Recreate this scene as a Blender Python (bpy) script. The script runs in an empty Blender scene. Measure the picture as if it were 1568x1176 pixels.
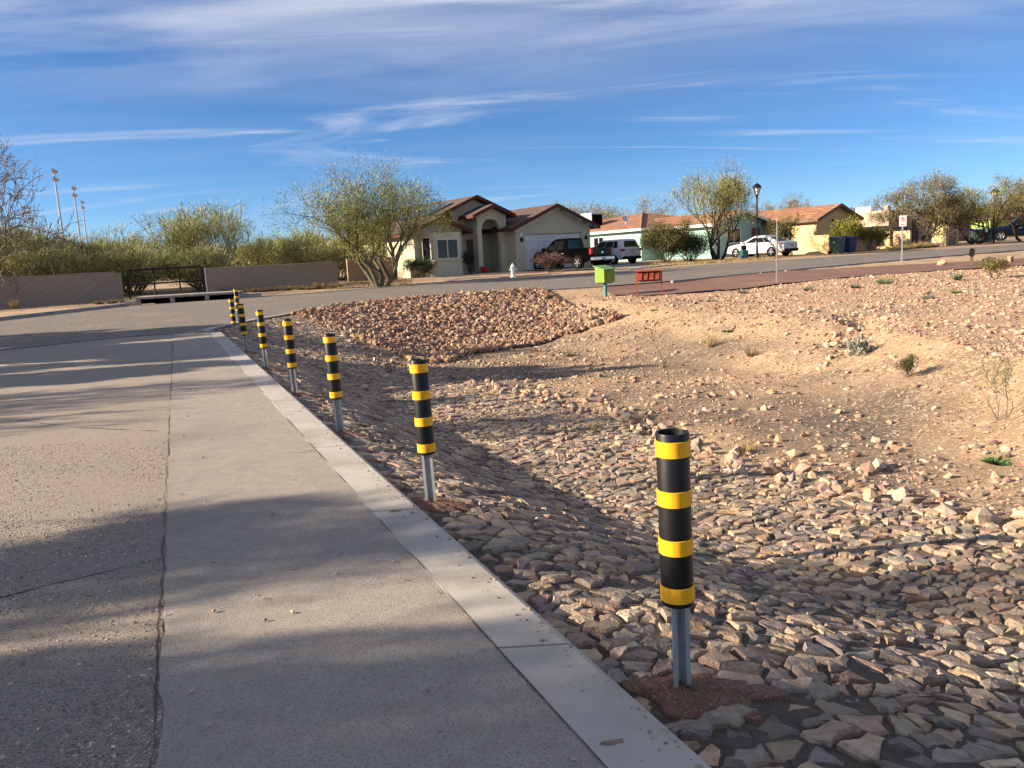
import bpy, math, random
import numpy as np
from mathutils import Vector, Matrix

# ------------------------------------------------------------------ camera, sky, sun, exposure
SC = bpy.context.scene
COL = SC.collection
R_ = math.radians
PITCH, ROLL, CAM_H = R_(9.29), R_(3.0), 1.55
cam = bpy.data.cameras.new('camera'); cam_o = bpy.data.objects.new('camera', cam); COL.objects.link(cam_o)
cam.sensor_fit = 'HORIZONTAL'; cam.sensor_width = 36.0; cam.lens = 36.0 * 1178.0 / 1568.0
cam.clip_start = 0.05; cam.clip_end = 6000.0
_f = Vector((0, math.cos(PITCH), -math.sin(PITCH))); _u0 = Vector((0, math.sin(PITCH), math.cos(PITCH))); _r0 = Vector((1, 0, 0))
_r = _r0 * math.cos(ROLL) - _u0 * math.sin(ROLL); _u = _r0 * math.sin(ROLL) + _u0 * math.cos(ROLL)
cam_o.matrix_world = Matrix(((_r.x, _u.x, -_f.x, 0), (_r.y, _u.y, -_f.y, 0), (_r.z, _u.z, -_f.z, CAM_H), (0, 0, 0, 1)))
SC.camera = cam_o

SUN_EL = R_(21.0)
SUN_TRAVEL = Vector((1.0, 0.12, 0)).normalized() * math.cos(SUN_EL) + Vector((0, 0, -math.sin(SUN_EL)))
sun = bpy.data.lights.new('sun', 'SUN'); sun.energy = 5.0; sun.angle = R_(0.53); sun.color = (1.0, 0.85, 0.66)
sun_o = bpy.data.objects.new('sun', sun); COL.objects.link(sun_o)
sun_o.rotation_mode = 'QUATERNION'; sun_o.rotation_quaternion = SUN_TRAVEL.to_track_quat('-Z', 'Y')
sun_o.location = (-20, -5, 30)

world = bpy.data.worlds.new('World'); SC.world = world; world.use_nodes = True
def build_world():
    nt = world.node_tree; nt.nodes.clear(); N = nt.nodes.new; L = nt.links.new
    out = N('ShaderNodeOutputWorld'); bg = N('ShaderNodeBackground'); bg.inputs['Strength'].default_value = 0.055
    sky = N('ShaderNodeTexSky'); sky.sky_type = 'NISHITA'; sky.sun_disc = False
    sky.sun_elevation = SUN_EL; sky.sun_rotation = math.atan2(-SUN_TRAVEL.x, -SUN_TRAVEL.y) % (2 * math.pi)
    sky.altitude = 800; sky.air_density = 0.75; sky.dust_density = 0.0; sky.ozone_density = 5.5
    tc = N('ShaderNodeTexCoord'); sep = N('ShaderNodeSeparateXYZ'); L(tc.outputs['Generated'], sep.inputs[0])
    def m(op, a, b=None, c=None):
        n = N('ShaderNodeMath'); n.operation = op
        for i, v in enumerate((a, b, c)):
            if v is None: continue
            if isinstance(v, (int, float)): n.inputs[i].default_value = v
            else: L(v, n.inputs[i])
        return n.outputs[0]
    zc = m('ADD', m('MAXIMUM', sep.outputs[2], 0.0), 0.10)
    cx = m('DIVIDE', sep.outputs[0], zc); cy = m('DIVIDE', sep.outputs[1], zc)
    comb = N('ShaderNodeCombineXYZ'); L(cx, comb.inputs[0]); L(cy, comb.inputs[1])
    def layer(rot, sx, sy, loc, scale, detail, rough, dist, lo, hi):
        mp = N('ShaderNodeMapping'); mp.inputs['Rotation'].default_value = (0, 0, R_(rot))
        mp.inputs['Scale'].default_value = (sx, sy, 1); mp.inputs['Location'].default_value = loc
        L(comb.outputs[0], mp.inputs[0])
        no = N('ShaderNodeTexNoise'); L(mp.outputs[0], no.inputs['Vector'])
        no.inputs['Scale'].default_value = scale; no.inputs['Detail'].default_value = detail
        no.inputs['Roughness'].default_value = rough; no.inputs['Distortion'].default_value = dist
        mr = N('ShaderNodeMapRange'); mr.interpolation_type = 'SMOOTHSTEP'
        mr.inputs['From Min'].default_value = lo; mr.inputs['From Max'].default_value = hi
        L(no.outputs['Fac'], mr.inputs['Value']); return mr.outputs[0]
    # a cirrus veil that thickens overhead, streaks in it, and separate wisps lower down
    veil = layer(-8, 0.42, 1.15, (2.1, 0.35, 1), 0.9, 6, 0.55, 0.8, 0.36, 0.66)
    streak = layer(-5, 0.62, 1.9, (5.2, 3.3, 2), 0.9, 7, 0.55, 1.3, 0.38, 0.80)
    over = N('ShaderNodeMapRange'); over.interpolation_type = 'SMOOTHSTEP'
    over.inputs['From Min'].default_value = 0.155; over.inputs['From Max'].default_value = 0.34; L(sep.outputs[2], over.inputs['Value'])
    c = m('MULTIPLY', m('ADD', m('MULTIPLY', veil, 0.52), m('MULTIPLY', streak, 0.45)), m('ADD', m('MULTIPLY', over.outputs[0], 0.92), 0.08))
    w1 = m('MULTIPLY', layer(-3, 0.24, 1.15, (1.9, 0.55, 3), 0.9, 7, 0.55, 1.3, 0.57, 0.80), 0.80)
    w2 = m('MULTIPLY', layer(9, 0.30, 1.3, (6.35, 5.6, 7), 1.1, 8, 0.58, 1.7, 0.54, 0.84), 0.72)
    c = m('MINIMUM', m('ADD', c, m('ADD', w1, w2)), 0.85)
    hz = N('ShaderNodeMapRange'); hz.interpolation_type = 'SMOOTHSTEP'
    hz.inputs['From Min'].default_value = 0.0; hz.inputs['From Max'].default_value = 0.09; L(sep.outputs[2], hz.inputs['Value'])
    c = m('MULTIPLY', c, hz.outputs[0])
    mix = N('ShaderNodeMix'); mix.data_type = 'RGBA'; L(c, mix.inputs['Factor'])
    hue = N('ShaderNodeHueSaturation'); hue.inputs['Saturation'].default_value = 1.08; hue.inputs['Value'].default_value = 1.0
    L(sky.outputs[0], hue.inputs['Color']); L(hue.outputs[0], mix.inputs['A'])
    mix.inputs['B'].default_value = (5.4, 5.6, 6.4, 1)
    L(mix.outputs['Result'], bg.inputs['Color']); L(bg.outputs[0], out.inputs['Surface'])
build_world()
SC.view_settings.view_transform = 'Standard'; SC.view_settings.look = 'None'
SC.view_settings.exposure = 1.42; SC.view_settings.gamma = 1.0; SC.view_settings.use_curve_mapping = False
SC.cycles.max_bounces = 6; SC.cycles.transparent_max_bounces = 8

# ------------------------------------------------------------------ helpers
class MB:
    """collects shapes and links them as ONE mesh object"""
    def __init__(s): s.v = []; s.f = []; s.mi = []
    def add(s, verts, faces, mi=0):
        o = len(s.v); s.v += [tuple(map(float, q)) for q in verts]
        s.f += [tuple(o + i for i in q) for q in faces]; s.mi += [mi] * len(faces); return s
    def box(s, x0, x1, y0, y1, z0, z1, mi=0, bev=0.0):
        if bev > 0:
            b = min(bev, (x1-x0)*.45, (y1-y0)*.45, (z1-z0)*.45); vs = []; 
            for (xa, xb, ya, yb, z) in ((x0+b, x1-b, y0+b, y1-b, z0), (x0, x1, y0, y1, z0+b), (x0, x1, y0, y1, z1-b), (x0+b, x1-b, y0+b, y1-b, z1)):
                vs += [(xa, ya, z), (xb, ya, z), (xb, yb, z), (xa, yb, z)]
            fs = [(3, 2, 1, 0), (12, 13, 14, 15)]
            for k in range(3):
                for j in range(4):
                    a = k*4+j; c = k*4+(j+1) % 4; fs.append((a, c, c+4, a+4))
            return s.add(vs, fs, mi)
        return s.add([(x0, y0, z0), (x1, y0, z0), (x1, y1, z0), (x0, y1, z0), (x0, y0, z1), (x1, y0, z1), (x1, y1, z1), (x0, y1, z1)],
                     [(3, 2, 1, 0), (4, 5, 6, 7), (0, 1, 5, 4), (1, 2, 6, 5), (2, 3, 7, 6), (3, 0, 4, 7)], mi)
    def prism(s, poly, z0, z1, mi=0):           # polygon in xy extruded in z
        n = len(poly)
        return s.add([(x, y, z0) for x, y in poly] + [(x, y, z1) for x, y in poly],
                     [tuple(range(n-1, -1, -1)), tuple(range(n, 2*n))] + [(i, (i+1) % n, n+(i+1) % n, n+i) for i in range(n)], mi)
    def prism_y(s, poly, y0, y1, mi=0):         # polygon in xz extruded in y
        n = len(poly)
        return s.add([(x, y0, z) for x, z in poly] + [(x, y1, z) for x, z in poly],
                     [tuple(range(n)), tuple(range(2*n-1, n-1, -1))] + [((i+1) % n, i, n+i, n+(i+1) % n) for i in range(n)], mi)
    def prism_x(s, poly, x0, x1, mi=0):         # polygon in yz extruded in x
        n = len(poly)
        return s.add([(x0, y, z) for y, z in poly] + [(x1, y, z) for y, z in poly],
                     [tuple(range(n-1, -1, -1)), tuple(range(n, 2*n))] + [(i, (i+1) % n, n+(i+1) % n, n+i) for i in range(n)], mi)
    def tube(s, path, rad, n=8, caps=True, mi=0):
        P = [Vector(q) for q in path]; k = len(P)
        if not hasattr(rad, '__len__'): rad = [rad] * k
        t0 = (P[1]-P[0]).normalized(); a = t0.orthogonal().normalized(); vs = []
        for i in range(k):
            t = (P[min(i+1, k-1)] - P[max(i-1, 0)]).normalized()
            a = (a - t * a.dot(t)).normalized(); b = t.cross(a)
            for j in range(n):
                w = 2*math.pi*j/n; vs.append(P[i] + (a*math.cos(w) + b*math.sin(w)) * rad[i])
        fs = [(i*n+j, i*n+(j+1) % n, (i+1)*n+(j+1) % n, (i+1)*n+j) for i in range(k-1) for j in range(n)]
        if caps: fs += [tuple(range(n-1, -1, -1)), tuple(range((k-1)*n, k*n))]
        return s.add(vs, fs, mi)
    def lathe(s, prof, n=16, c=(0, 0, 0), axis='z', mi=0, caps=True):    # prof: (radius, height) list
        vs = []
        for r, h in prof:
            for j in range(n):
                w = 2*math.pi*j/n; x, y, z = r*math.cos(w), r*math.sin(w), h
                if axis == 'y': x, y, z = x, z, -y
                elif axis == 'x': x, y, z = z, x, y
                vs.append((c[0]+x, c[1]+y, c[2]+z))
        k = len(prof); fs = [(i*n+j, i*n+(j+1) % n, (i+1)*n+(j+1) % n, (i+1)*n+j) for i in range(k-1) for j in range(n)]
        if caps and prof[0][0] > 1e-4: fs.append(tuple(range(n-1, -1, -1)))
        if caps and prof[-1][0] > 1e-4: fs.append(tuple(range((k-1)*n, k*n)))
        return s.add(vs, fs, mi)
    def sheet(s, pts, mi=0): return s.add(pts, [tuple(range(len(pts)))], mi)
    def xf(s, M):
        s.v = [tuple(M @ Vector(q)) for q in s.v]; return s
    def build(s, name, mat, parent=None, smooth=None):
        me = bpy.data.meshes.new(name); me.from_pydata(s.v, [], s.f)
        for m_ in (mat if isinstance(mat, (list, tuple)) else [mat]): me.materials.append(m_)
        if any(s.mi): me.polygons.foreach_set('material_index', s.mi)
        if smooth is not None:
            me.polygons.foreach_set('use_smooth', [True]*len(me.polygons)); me.set_sharp_from_angle(angle=R_(smooth))
        me.update(); return link(name, me, parent)
def link(name, me, parent=None):
    o = bpy.data.objects.new(name, me); COL.objects.link(o)
    if parent is not None: o.parent = parent
    return o
def np_mesh(name, V, T, mat, tone=None, smooth=False):
    """triangles / quads from numpy arrays; tone = per-face rgb attribute"""
    me = bpy.data.meshes.new(name); V = np.asarray(V, np.float32); T = np.asarray(T, np.int32); k = T.shape[1]
    me.vertices.add(len(V)); me.vertices.foreach_set('co', V.ravel())
    me.loops.add(T.size); me.loops.foreach_set('vertex_index', T.ravel())
    me.polygons.add(len(T)); me.polygons.foreach_set('loop_start', np.arange(0, T.size, k, dtype=np.int32))
    me.polygons.foreach_set('loop_total', np.full(len(T), k, np.int32))
    me.polygons.foreach_set('use_smooth', np.full(len(T), bool(smooth)))
    me.materials.append(mat); me.update(calc_edges=True); 
    if tone is not None:
        at_ = me.attributes.new('tone', 'FLOAT_COLOR', 'FACE'); c = np.ones((len(T), 4), np.float32); c[:, :3] = tone
        at_.data.foreach_set('color', c.ravel())
    return me
def tag(o, label=None, cat=None, group=None, kind=None):
    if label: o['label'] = label
    if cat: o['category'] = cat
    if group: o['group'] = group
    if kind: o['kind'] = kind
    return o
def thing(name, label, cat, loc=(0, 0, 0), rz=0.0, group=None):
    o = bpy.data.objects.new(name, None); COL.objects.link(o); o.empty_display_size = 0.2
    o.location = loc; o.rotation_euler = (0, 0, rz); return tag(o, label, cat, group)
def copy_tree(o, parent=None):
    c = o.copy(); COL.objects.link(c)
    if parent is not None: c.parent = parent
    for ch in list(o.children): copy_tree(ch, c)
    return c

# ------------------------------------------------------------------ materials
def mat(name, c1, c2=None, rough=0.9, scale=8.0, bump=0.0, bscale=60.0, metal=0.0, c3=None, c3scale=0.6, c3lo=0.5, c3hi=0.75, spec=0.3, detail=6, coat=0.0, tone=False, coords='Object', stretch=(1, 1, 1), emit=None, speck=None):
    m = bpy.data.materials.new(name); m.use_nodes = True; nt = m.node_tree; N = nt.nodes.new; L = nt.links.new
    b = nt.nodes['Principled BSDF']; b.inputs['Roughness'].default_value = rough; b.inputs['Metallic'].default_value = metal
    b.inputs['Specular IOR Level'].default_value = spec; b.inputs['Coat Weight'].default_value = coat
    tc = N('ShaderNodeTexCoord'); mp = N('ShaderNodeMapping'); mp.inputs['Scale'].default_value = stretch; L(tc.outputs[coords], mp.inputs[0]); vec = mp.outputs[0]
    def noise(sc, det=detail, ro=0.6):
        n = N('ShaderNodeTexNoise'); L(vec, n.inputs['Vector']); n.inputs['Scale'].default_value = sc
        n.inputs['Detail'].default_value = det; n.inputs['Roughness'].default_value = ro; return n.outputs['Fac']
    def ramp(f, lo, hi):
        r = N('ShaderNodeMapRange'); r.inputs['From Min'].default_value = lo; r.inputs['From Max'].default_value = hi
        r.interpolation_type = 'SMOOTHSTEP'; L(f, r.inputs['Value']); return r.outputs[0]
    def mixc(f, a, c, mode='MIX'):
        x = N('ShaderNodeMix'); x.data_type = 'RGBA'; x.blend_type = mode
        if isinstance(f, float): x.inputs['Factor'].default_value = f
        else: L(f, x.inputs['Factor'])
        for k, q in (('A', a), ('B', c)):
            if isinstance(q, tuple): x.inputs[k].default_value = (*q[:3], 1)
            else: L(q, x.inputs[k])
        return x.outputs['Result']
    col = c1
    if c2 is not None: col = mixc(ramp(noise(scale), 0.32, 0.68), c1, c2)
    if c3 is not None: col = mixc(ramp(noise(c3scale, 5), c3lo, c3hi), col, c3)
    if speck is not None:     # speck = (color, scale, lo, hi)
        v = N('ShaderNodeTexVoronoi'); v.inputs['Scale'].default_value = speck[1]; L(vec, v.inputs['Vector'])
        sp = N('ShaderNodeSeparateColor'); L(v.outputs['Color'], sp.inputs[0])
        col = mixc(ramp(sp.outputs[0], speck[2], speck[3]), col, speck[0])
    if tone:
        a = N('ShaderNodeAttribute'); a.attribute_name = 'tone'
        col = mixc(1.0, col, a.outputs['Color'], 'MULTIPLY')
    if isinstance(col, tuple): b.inputs['Base Color'].default_value = (*col[:3], 1)
    else: L(col, b.inputs['Base Color'])
    if bump > 0:
        bn = N('ShaderNodeBump'); bn.inputs['Strength'].default_value = bump; bn.inputs['Distance'].default_value = 0.02
        L(noise(bscale, 4, 0.65), bn.inputs['Height']); L(bn.outputs[0], b.inputs['Normal'])
    if emit: b.inputs['Emission Color'].default_value = (*emit[:3], 1); b.inputs['Emission Strength'].default_value = emit[3]
    return m
M = {}
M['stone'] = mat('stone', (1, 1, 1), (0.70, 0.66, 0.62), 0.85, 16, 0.8, 60, tone=True, c3=(1.1, 0.86, 0.62), c3scale=7, c3lo=.5, c3hi=.8)
M['rock'] = mat('rock', (1, 1, 1), (0.74, 0.70, 0.66), 0.9, 12, 0.4, 40, tone=True)
M['concrete'] = mat('concrete', (0.42, 0.385, 0.34), (0.35, 0.32, 0.28), 0.9, 2.2, 0.12, 220, c3=(0.27, 0.235, 0.195), c3scale=1.9, c3lo=.46, c3hi=.74, speck=((0.38, 0.34, 0.29), 260, 0.80, 0.9))
M['concrete_old'] = mat('concrete_old', (0.36, 0.32, 0.28), (0.24, 0.21, 0.19), 0.92, 4.0, 0.2, 60)
M['steel'] = mat('steel', (0.44, 0.45, 0.44), (0.34, 0.35, 0.345), 0.5, 12, 0.05, 80, metal=0.35, spec=.5)
M['black_plastic'] = mat('black_plastic', (0.004, 0.004, 0.0045), (0.008, 0.0078, 0.0075), 0.42, 9, 0.03, 40, spec=.3, c3=(0.032, 0.028, 0.023), c3scale=6, c3lo=.52, c3hi=.85, stretch=(1, 1, .25))
M['yellow'] = mat('yellow', (0.92, 0.46, 0.008), (0.84, 0.39, 0.008), 0.45, 22, 0.05, 90, spec=.45, stretch=(1, 1, .4), c3=(0.50, 0.25, 0.02), c3scale=16, c3lo=.56, c3hi=.80)
M['soil'] = mat('soil', (0.24, 0.125, 0.085), (0.16, 0.08, 0.055), 0.95, 60, 0.8, 130, speck=((0.30, 0.2, 0.15), 150, .8, .9))
M['white_paint'] = mat('white_paint', (0.78, 0.77, 0.74), (0.70, 0.69, 0.66), 0.55, 8)
M['glass'] = mat('glass', (0.008, 0.009, 0.010), None, 0.05, spec=.35)
M['dark'] = mat('dark', (0.004, 0.004, 0.004), None, 0.9, spec=0.05)
M['black_metal'] = mat('black_metal', (0.006, 0.0055, 0.0055), (0.012, 0.010, 0.009), 0.5, 20, spec=.25)
# ------------------------------------------------------------------ the lie of the land
_ys = np.arange(-40, 700, 0.25)
_zs = np.interp(_ys, [18, 24, 30, 35, 40, 45, 50, 55, 60, 75, 100, 200, 700], [0, .05, .19, .33, .47, .58, .67, .74, .79, .9, 1., 1.2, 1.4])
_k = np.hanning(25); _k /= _k.sum(); _zs = np.convolve(np.pad(_zs, 12, mode='edge'), _k, mode='valid')
def zb(y): return np.interp(y, _ys, _zs)
def sstep(a, b, x):
    t = np.clip((x - a) / (b - a), 0, 1); return t*t*(3 - 2*t)
# simple value noise
_rs = np.random.RandomState(5); _tab = _rs.rand(256, 256)
def vnoise(x, y):
    x = np.asarray(x, float); y = np.asarray(y, float); xi = np.floor(x).astype(int); yi = np.floor(y).astype(int)
    fx = x - xi; fy = y - yi; fx = fx*fx*(3-2*fx); fy = fy*fy*(3-2*fy)
    a = _tab[xi & 255, yi & 255]; b = _tab[(xi+1) & 255, yi & 255]; c = _tab[xi & 255, (yi+1) & 255]; d = _tab[(xi+1) & 255, (yi+1) & 255]
    return (a*(1-fx)+b*fx)*(1-fy) + (c*(1-fx)+d*fx)*fy
def fbm(x, y, o=4):
    s = 0; a = .5
    for i in range(o): s = s + a*(vnoise(x*2**i + 17*i, y*2**i + 31*i) - .5); a *= .5
    return s
KR = lambda y: 1.48 - 0.445*y              # kerb: basin side edge
KL = lambda y: 1.17 - 0.448*y              # kerb: road side edge
SEAM = lambda y: -0.25 - 0.423*y           # where the newer strip of pavement meets the old chip seal
ROADL = lambda y: -11.0 - 0.42*y
CK = 1/math.sqrt(1 + .445**2)
NEAR = np.array([(-60, -40), (-8.75, 20.5), (-8.35, 21.9), (-7.75, 24.6), (-6.2, 28.0), (-3.55, 30.2), (-1.0, 31.0), (2.0, 31.2), (4.0, 31.3), (6.6, 32.0), (9.2, 33.5), (12.4, 35.2), (20, 39.0), (28.4, 42.6), (45, 49.5), (90, 68)], float)
FAR = np.array([(-34, 6), (-26, 16), (-22.6, 23), (-19.6, 29.3), (-18.3, 32), (-16.5, 34.9), (-12.7, 35.6), (-10.6, 36.2), (-8.3, 37.1), (-4.2, 39.2), (.4, 41), (4.6, 42.7), (8.3, 43.8), (14.5, 45.4), (24, 48.6), (33.5, 51.8), (50, 58.5), (95, 77)], float)
RIM = np.array([(7.6, -30), (7.6, 5), (7.3, 10.8), (7.6, 14), (7.5, 17), (6.3, 20.2), (4.6, 24.3), (3.2, 28), (2.8, 31.5), (2.5, 60)], float)
def pdist(x, y, P):
    """distance to a polyline and signed side (positive to the right of its direction)"""
    x = np.asarray(x, float); y = np.asarray(y, float); best = np.full(x.shape, 1e9); sg = np.zeros(x.shape)
    for (ax, ay), (bx, by) in zip(P[:-1], P[1:]):
        dx, dy = bx-ax, by-ay; t = np.clip(((x-ax)*dx + (y-ay)*dy)/(dx*dx+dy*dy), 0, 1)
        d = np.hypot(x-ax-t*dx, y-ay-t*dy); cr = dx*(y-ay) - dy*(x-ax); u = d < best - 1e-9
        best = np.where(u, d, best); sg = np.where(u, np.where(cr > 0, -1., 1.), sg)
    return best*sg
def smax(a, b, k=.12):
    h = np.clip(.5 + .5*(a-b)/k, 0, 1); return b*(1-h) + a*h + k*h*(1-h)
def ground(x, y, fine=True):
    x = np.asarray(x, float); y = np.asarray(y, float); base = zb(y)
    s = (x - KR(y))*CK; e = pdist(x, y, NEAR[1:]); q = pdist(x, y, RIM)
    inb = (s > 0) & (e > 0)
    floor = -.58 - .33*sstep(2.2, 8.0, y) - .28*sstep(10, 23, y) + .05*fbm(x*.5, y*.5)*2
    dn_ = .52 + .33*sstep(2.2, 8.0, y); zk = base - .085 - dn_*sstep(-.1, 3.0 - .6*sstep(3, 8, y), s) - .3*sstep(10, 23, y)*sstep(0, 3, s)
    zf = base - .04 - .205*np.maximum(e - .35, 0)
    qn = q + .9*fbm(x*.45+3, y*.45)
    zr = base - .22 + .2*sstep(0, 9, q) - .30*np.maximum(-qn, 0) + .05*fbm(x*.7, y*.7)
    gul = np.exp(-((x-7.4-.5*(y-16.2))**2)/.18)*sstep(13.6, 15, y)*(1-sstep(17.2, 18.6, y)); zr = zr - .2*gul
    z = smax(smax(smax(zk, floor), zf), zr)
    if fine: z = z + (.035 + .05*sstep(4.4, 5.2, s))*fbm(x*1.7, y*1.7)*sstep(0.1, 1.0, s)*sstep(.1, 1, e) + .02*fbm(x*7, y*7)
    out = base + np.where(y > 33, .06*fbm(x*.3, y*.3), 0)
    far = pdist(x, y, FAR); road = ((s <= 0) | (e <= 0)) & (far > 0) & (x > ROADL(y) - 3)
    return np.where(inb, np.minimum(z, base + .02), np.where(road, base - .06, out + .0))
def gz(x, y): return float(ground(np.array([x]), np.array([y]))[0])

M['dirt'] = mat('dirt', (0.39, 0.255, 0.148), (0.30, 0.195, 0.112), 0.95, 1.6, 0.6, 34, c3=(0.22, 0.15, 0.095), c3scale=.4, c3lo=.46, c3hi=.62, speck=((0.50, 0.35, 0.22), 26, .70, .80), tone=True)
def build_ground():
    gx = np.concatenate([[-1500, -700, -350, -200, -130, -90], np.arange(-70, -12, 1.2), np.arange(-12, 12, .16), np.arange(12, 24, .4), np.arange(24, 100, 1.5), [110, 150, 220, 380, 700, 1500]])
    gy = np.concatenate([[-400, -150, -70, -40, -25, -15, -8], np.arange(-4, 1, .5), np.arange(1, 33.5, .16), np.arange(33.5, 70, .8), np.arange(70, 130, 3), [140, 180, 260, 400, 700, 1400, 2800]])
    X, Y = np.meshgrid(gx, gy); Z = ground(X, Y); n, m_ = X.shape
    V = np.stack([X, Y, Z], -1).reshape(-1, 3); i = np.arange(n*m_).reshape(n, m_)
    Q = np.stack([i[:-1, :-1], i[:-1, 1:], i[1:, 1:], i[1:, :-1]], -1).reshape(-1, 4)
    # fine silt settled on the basin floor is darker than the sandy banks
    C = V[Q].mean(1); x, y, z = C.T; s = (x-KR(y))*CK; q = pdist(x, y, RIM); inb = (s > 3.6) & (q < 0) & (y > 6) & (y < 26)
    silt = np.where(inb, sstep(-.50, -.74, z)*np.clip(.7 + 3.0*fbm(x*.55+4, y*.55+1), 0, 1), 0); tone = 1 - silt[:, None]*np.array([.46, .42, .36])
    return link('ground', np_mesh('ground', V, Q, M['dirt'], tone, smooth=True))
GROUND = tag(build_ground(), 'bare tan desert dirt of the basin and the lots around', kind='structure')

def resample(P, step):
    P = np.asarray(P, float); d = np.r_[0, np.cumsum(np.hypot(*np.diff(P, axis=0).T))]; n = max(2, int(d[-1]/step))
    # Catmull-Rom style smoothing by spline through points
    t = np.linspace(0, d[-1], n+1); x = np.interp(t, d, P[:, 0]); y = np.interp(t, d, P[:, 1])
    k = 5
    if n > 12:
        xs = np.convolve(np.pad(x, k, mode='reflect', reflect_type='odd'), np.ones(2*k+1)/(2*k+1), 'valid'); ys = np.convolve(np.pad(y, k, mode='reflect', reflect_type='odd'), np.ones(2*k+1)/(2*k+1), 'valid'); x, y = xs, ys
    return np.stack([x, y], -1)
def strip(name, A, B, n_across, dz, m_, zfun=None):
    """sheet between two polylines of equal length, draped on the road level"""
    A = np.asarray(A, float); B = np.asarray(B, float); t = np.linspace(0, 1, n_across+1)
    P = A[:, None, :]*(1-t)[None, :, None] + B[:, None, :]*t[None, :, None]
    Z = (zfun or (lambda x, y: zb(y)))(P[..., 0], P[..., 1]) + dz
    V = np.concatenate([P, Z[..., None]], -1).reshape(-1, 3); r, c = Z.shape; i = np.arange(r*c).reshape(r, c)
    Q = np.stack([i[:-1, :-1], i[1:, :-1], i[1:, 1:], i[:-1, 1:]], -1).reshape(-1, 4)
    me = np_mesh(name, V, Q, m_, smooth=True)
    if me.polygons[0].normal.z < 0: me.flip_normals()
    return link(name, me)
def road_mat(name, c1, c2, c3, speck, spl, bump, bscale, scale=40, c3scale=.5):
    return mat(name, c1, c2, 0.9, scale, bump, bscale, c3=c3, c3scale=c3scale, c3lo=.48, c3hi=.72, speck=speck, spec=.25, detail=8)
M['chipseal'] = road_mat('chipseal', (0.46, 0.385, 0.31), (0.27, 0.225, 0.185), (0.34, 0.285, 0.235), ((0.19, 0.16, 0.135), 135, .70, .88), 0, 1.0, 125, 130)
M['pavement'] = road_mat('pavement', (0.365, 0.315, 0.262), (0.31, 0.265, 0.222), (0.24, 0.205, 0.178), ((0.21, 0.18, 0.155), 210, .70, .92), 0, .55, 160, 9)
M['asphalt'] = road_mat('asphalt', (0.215, 0.18, 0.15), (0.17, 0.145, 0.125), (0.245, 0.20, 0.16), ((0.07, 0.06, 0.055), 40, .7, .8), 0, .4, 60, 6)
M['redpath'] = road_mat('redpath', (0.20, 0.11, 0.082), (0.165, 0.09, 0.066), (0.24, 0.15, 0.11), ((0.16, 0.08, 0.06), 30, .75, .85), 0, .3, 60, 5)
yy = np.arange(-30, 24.01, .5)
OLD_ROAD = tag(strip('old_road', np.stack([ROADL(yy), yy], -1), np.stack([SEAM(yy)+.12, yy], -1), 10, 0.0, M['chipseal']), 'worn coarse chip seal of the near road', kind='structure')
# newer strip, with a ragged seam edge
ragged = SEAM(yy) + .05*fbm(yy*1.3, yy*.2)*2
y2 = np.arange(-30, 21.6, .1)
tag(strip('pavement_strip', np.stack([SEAM(y2) + .035*fbm(y2*1.6, y2*0) + .05*fbm(y2*14, y2*0+3), y2], -1), np.stack([KL(y2)+.005 + .004*fbm(y2*4, y2*0+5), y2], -1), 6, 0.006, M['pavement']), 'smoother pavement strip beside the concrete kerb', kind='structure')
nA = resample(NEAR[1:], .5); nB = resample(FAR, .5); k = 200
def even(P, k):
    d = np.r_[0, np.cumsum(np.hypot(*np.diff(P, axis=0).T))]; t = np.linspace(0, d[-1], k); return np.stack([np.interp(t, d, P[:, 0]), np.interp(t, d, P[:, 1])], -1)
# the cross street: its near side is the open junction on the left and the basin edge on the right
near_full = np.concatenate([np.array([(-26.0, 4.0), (-18.0, 12.0), (-10.2, 20.3)]), nA])
tag(strip('cross_street', even(near_full, 260), even(nB, 260), 14, 0.012, M['asphalt']), 'grey street curving past the houses', kind='structure')

# concrete kerb in cast segments
kerb = tag(bpy.data.objects.new('kerb', None), 'pale concrete kerb band along the stone basin', kind='structure'); COL.objects.link(kerb)
joints = [-20, -14, -8.5, -3.2, -.3, 2.88, 4.7, 6.55, 8.6, 10.8, 13.1, 15.6, 18.2, 20.6]
for a, b in zip(joints[:-1], joints[1:]):
    g = .006; n = 8; ys = np.linspace(a+g, b-g, n); q = MB(); vs = []
    for yv in ys:
        l, r = KL(yv), KR(yv); w = .004*math.sin(yv*3.1)
        vs += [(l, yv, -.1), (l, yv, .004), (l+.010, yv, .009), (r-.03, yv, .011), (r-.004, yv, .002), (r+w, yv, -.16)]
    fs = [(i*6+j, (i+1)*6+j, (i+1)*6+j+1, i*6+j+1) for i in range(n-1) for j in range(5)] + [(5, 4, 3, 2, 1, 0), tuple((n-1)*6+j for j in range(6))]
    o = MB().add(vs, fs).build('kerb_segment', M['concrete'], kerb); 
    o.data.flip_normals() if o.data.polygons[2].normal.z < 0 else None
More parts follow.
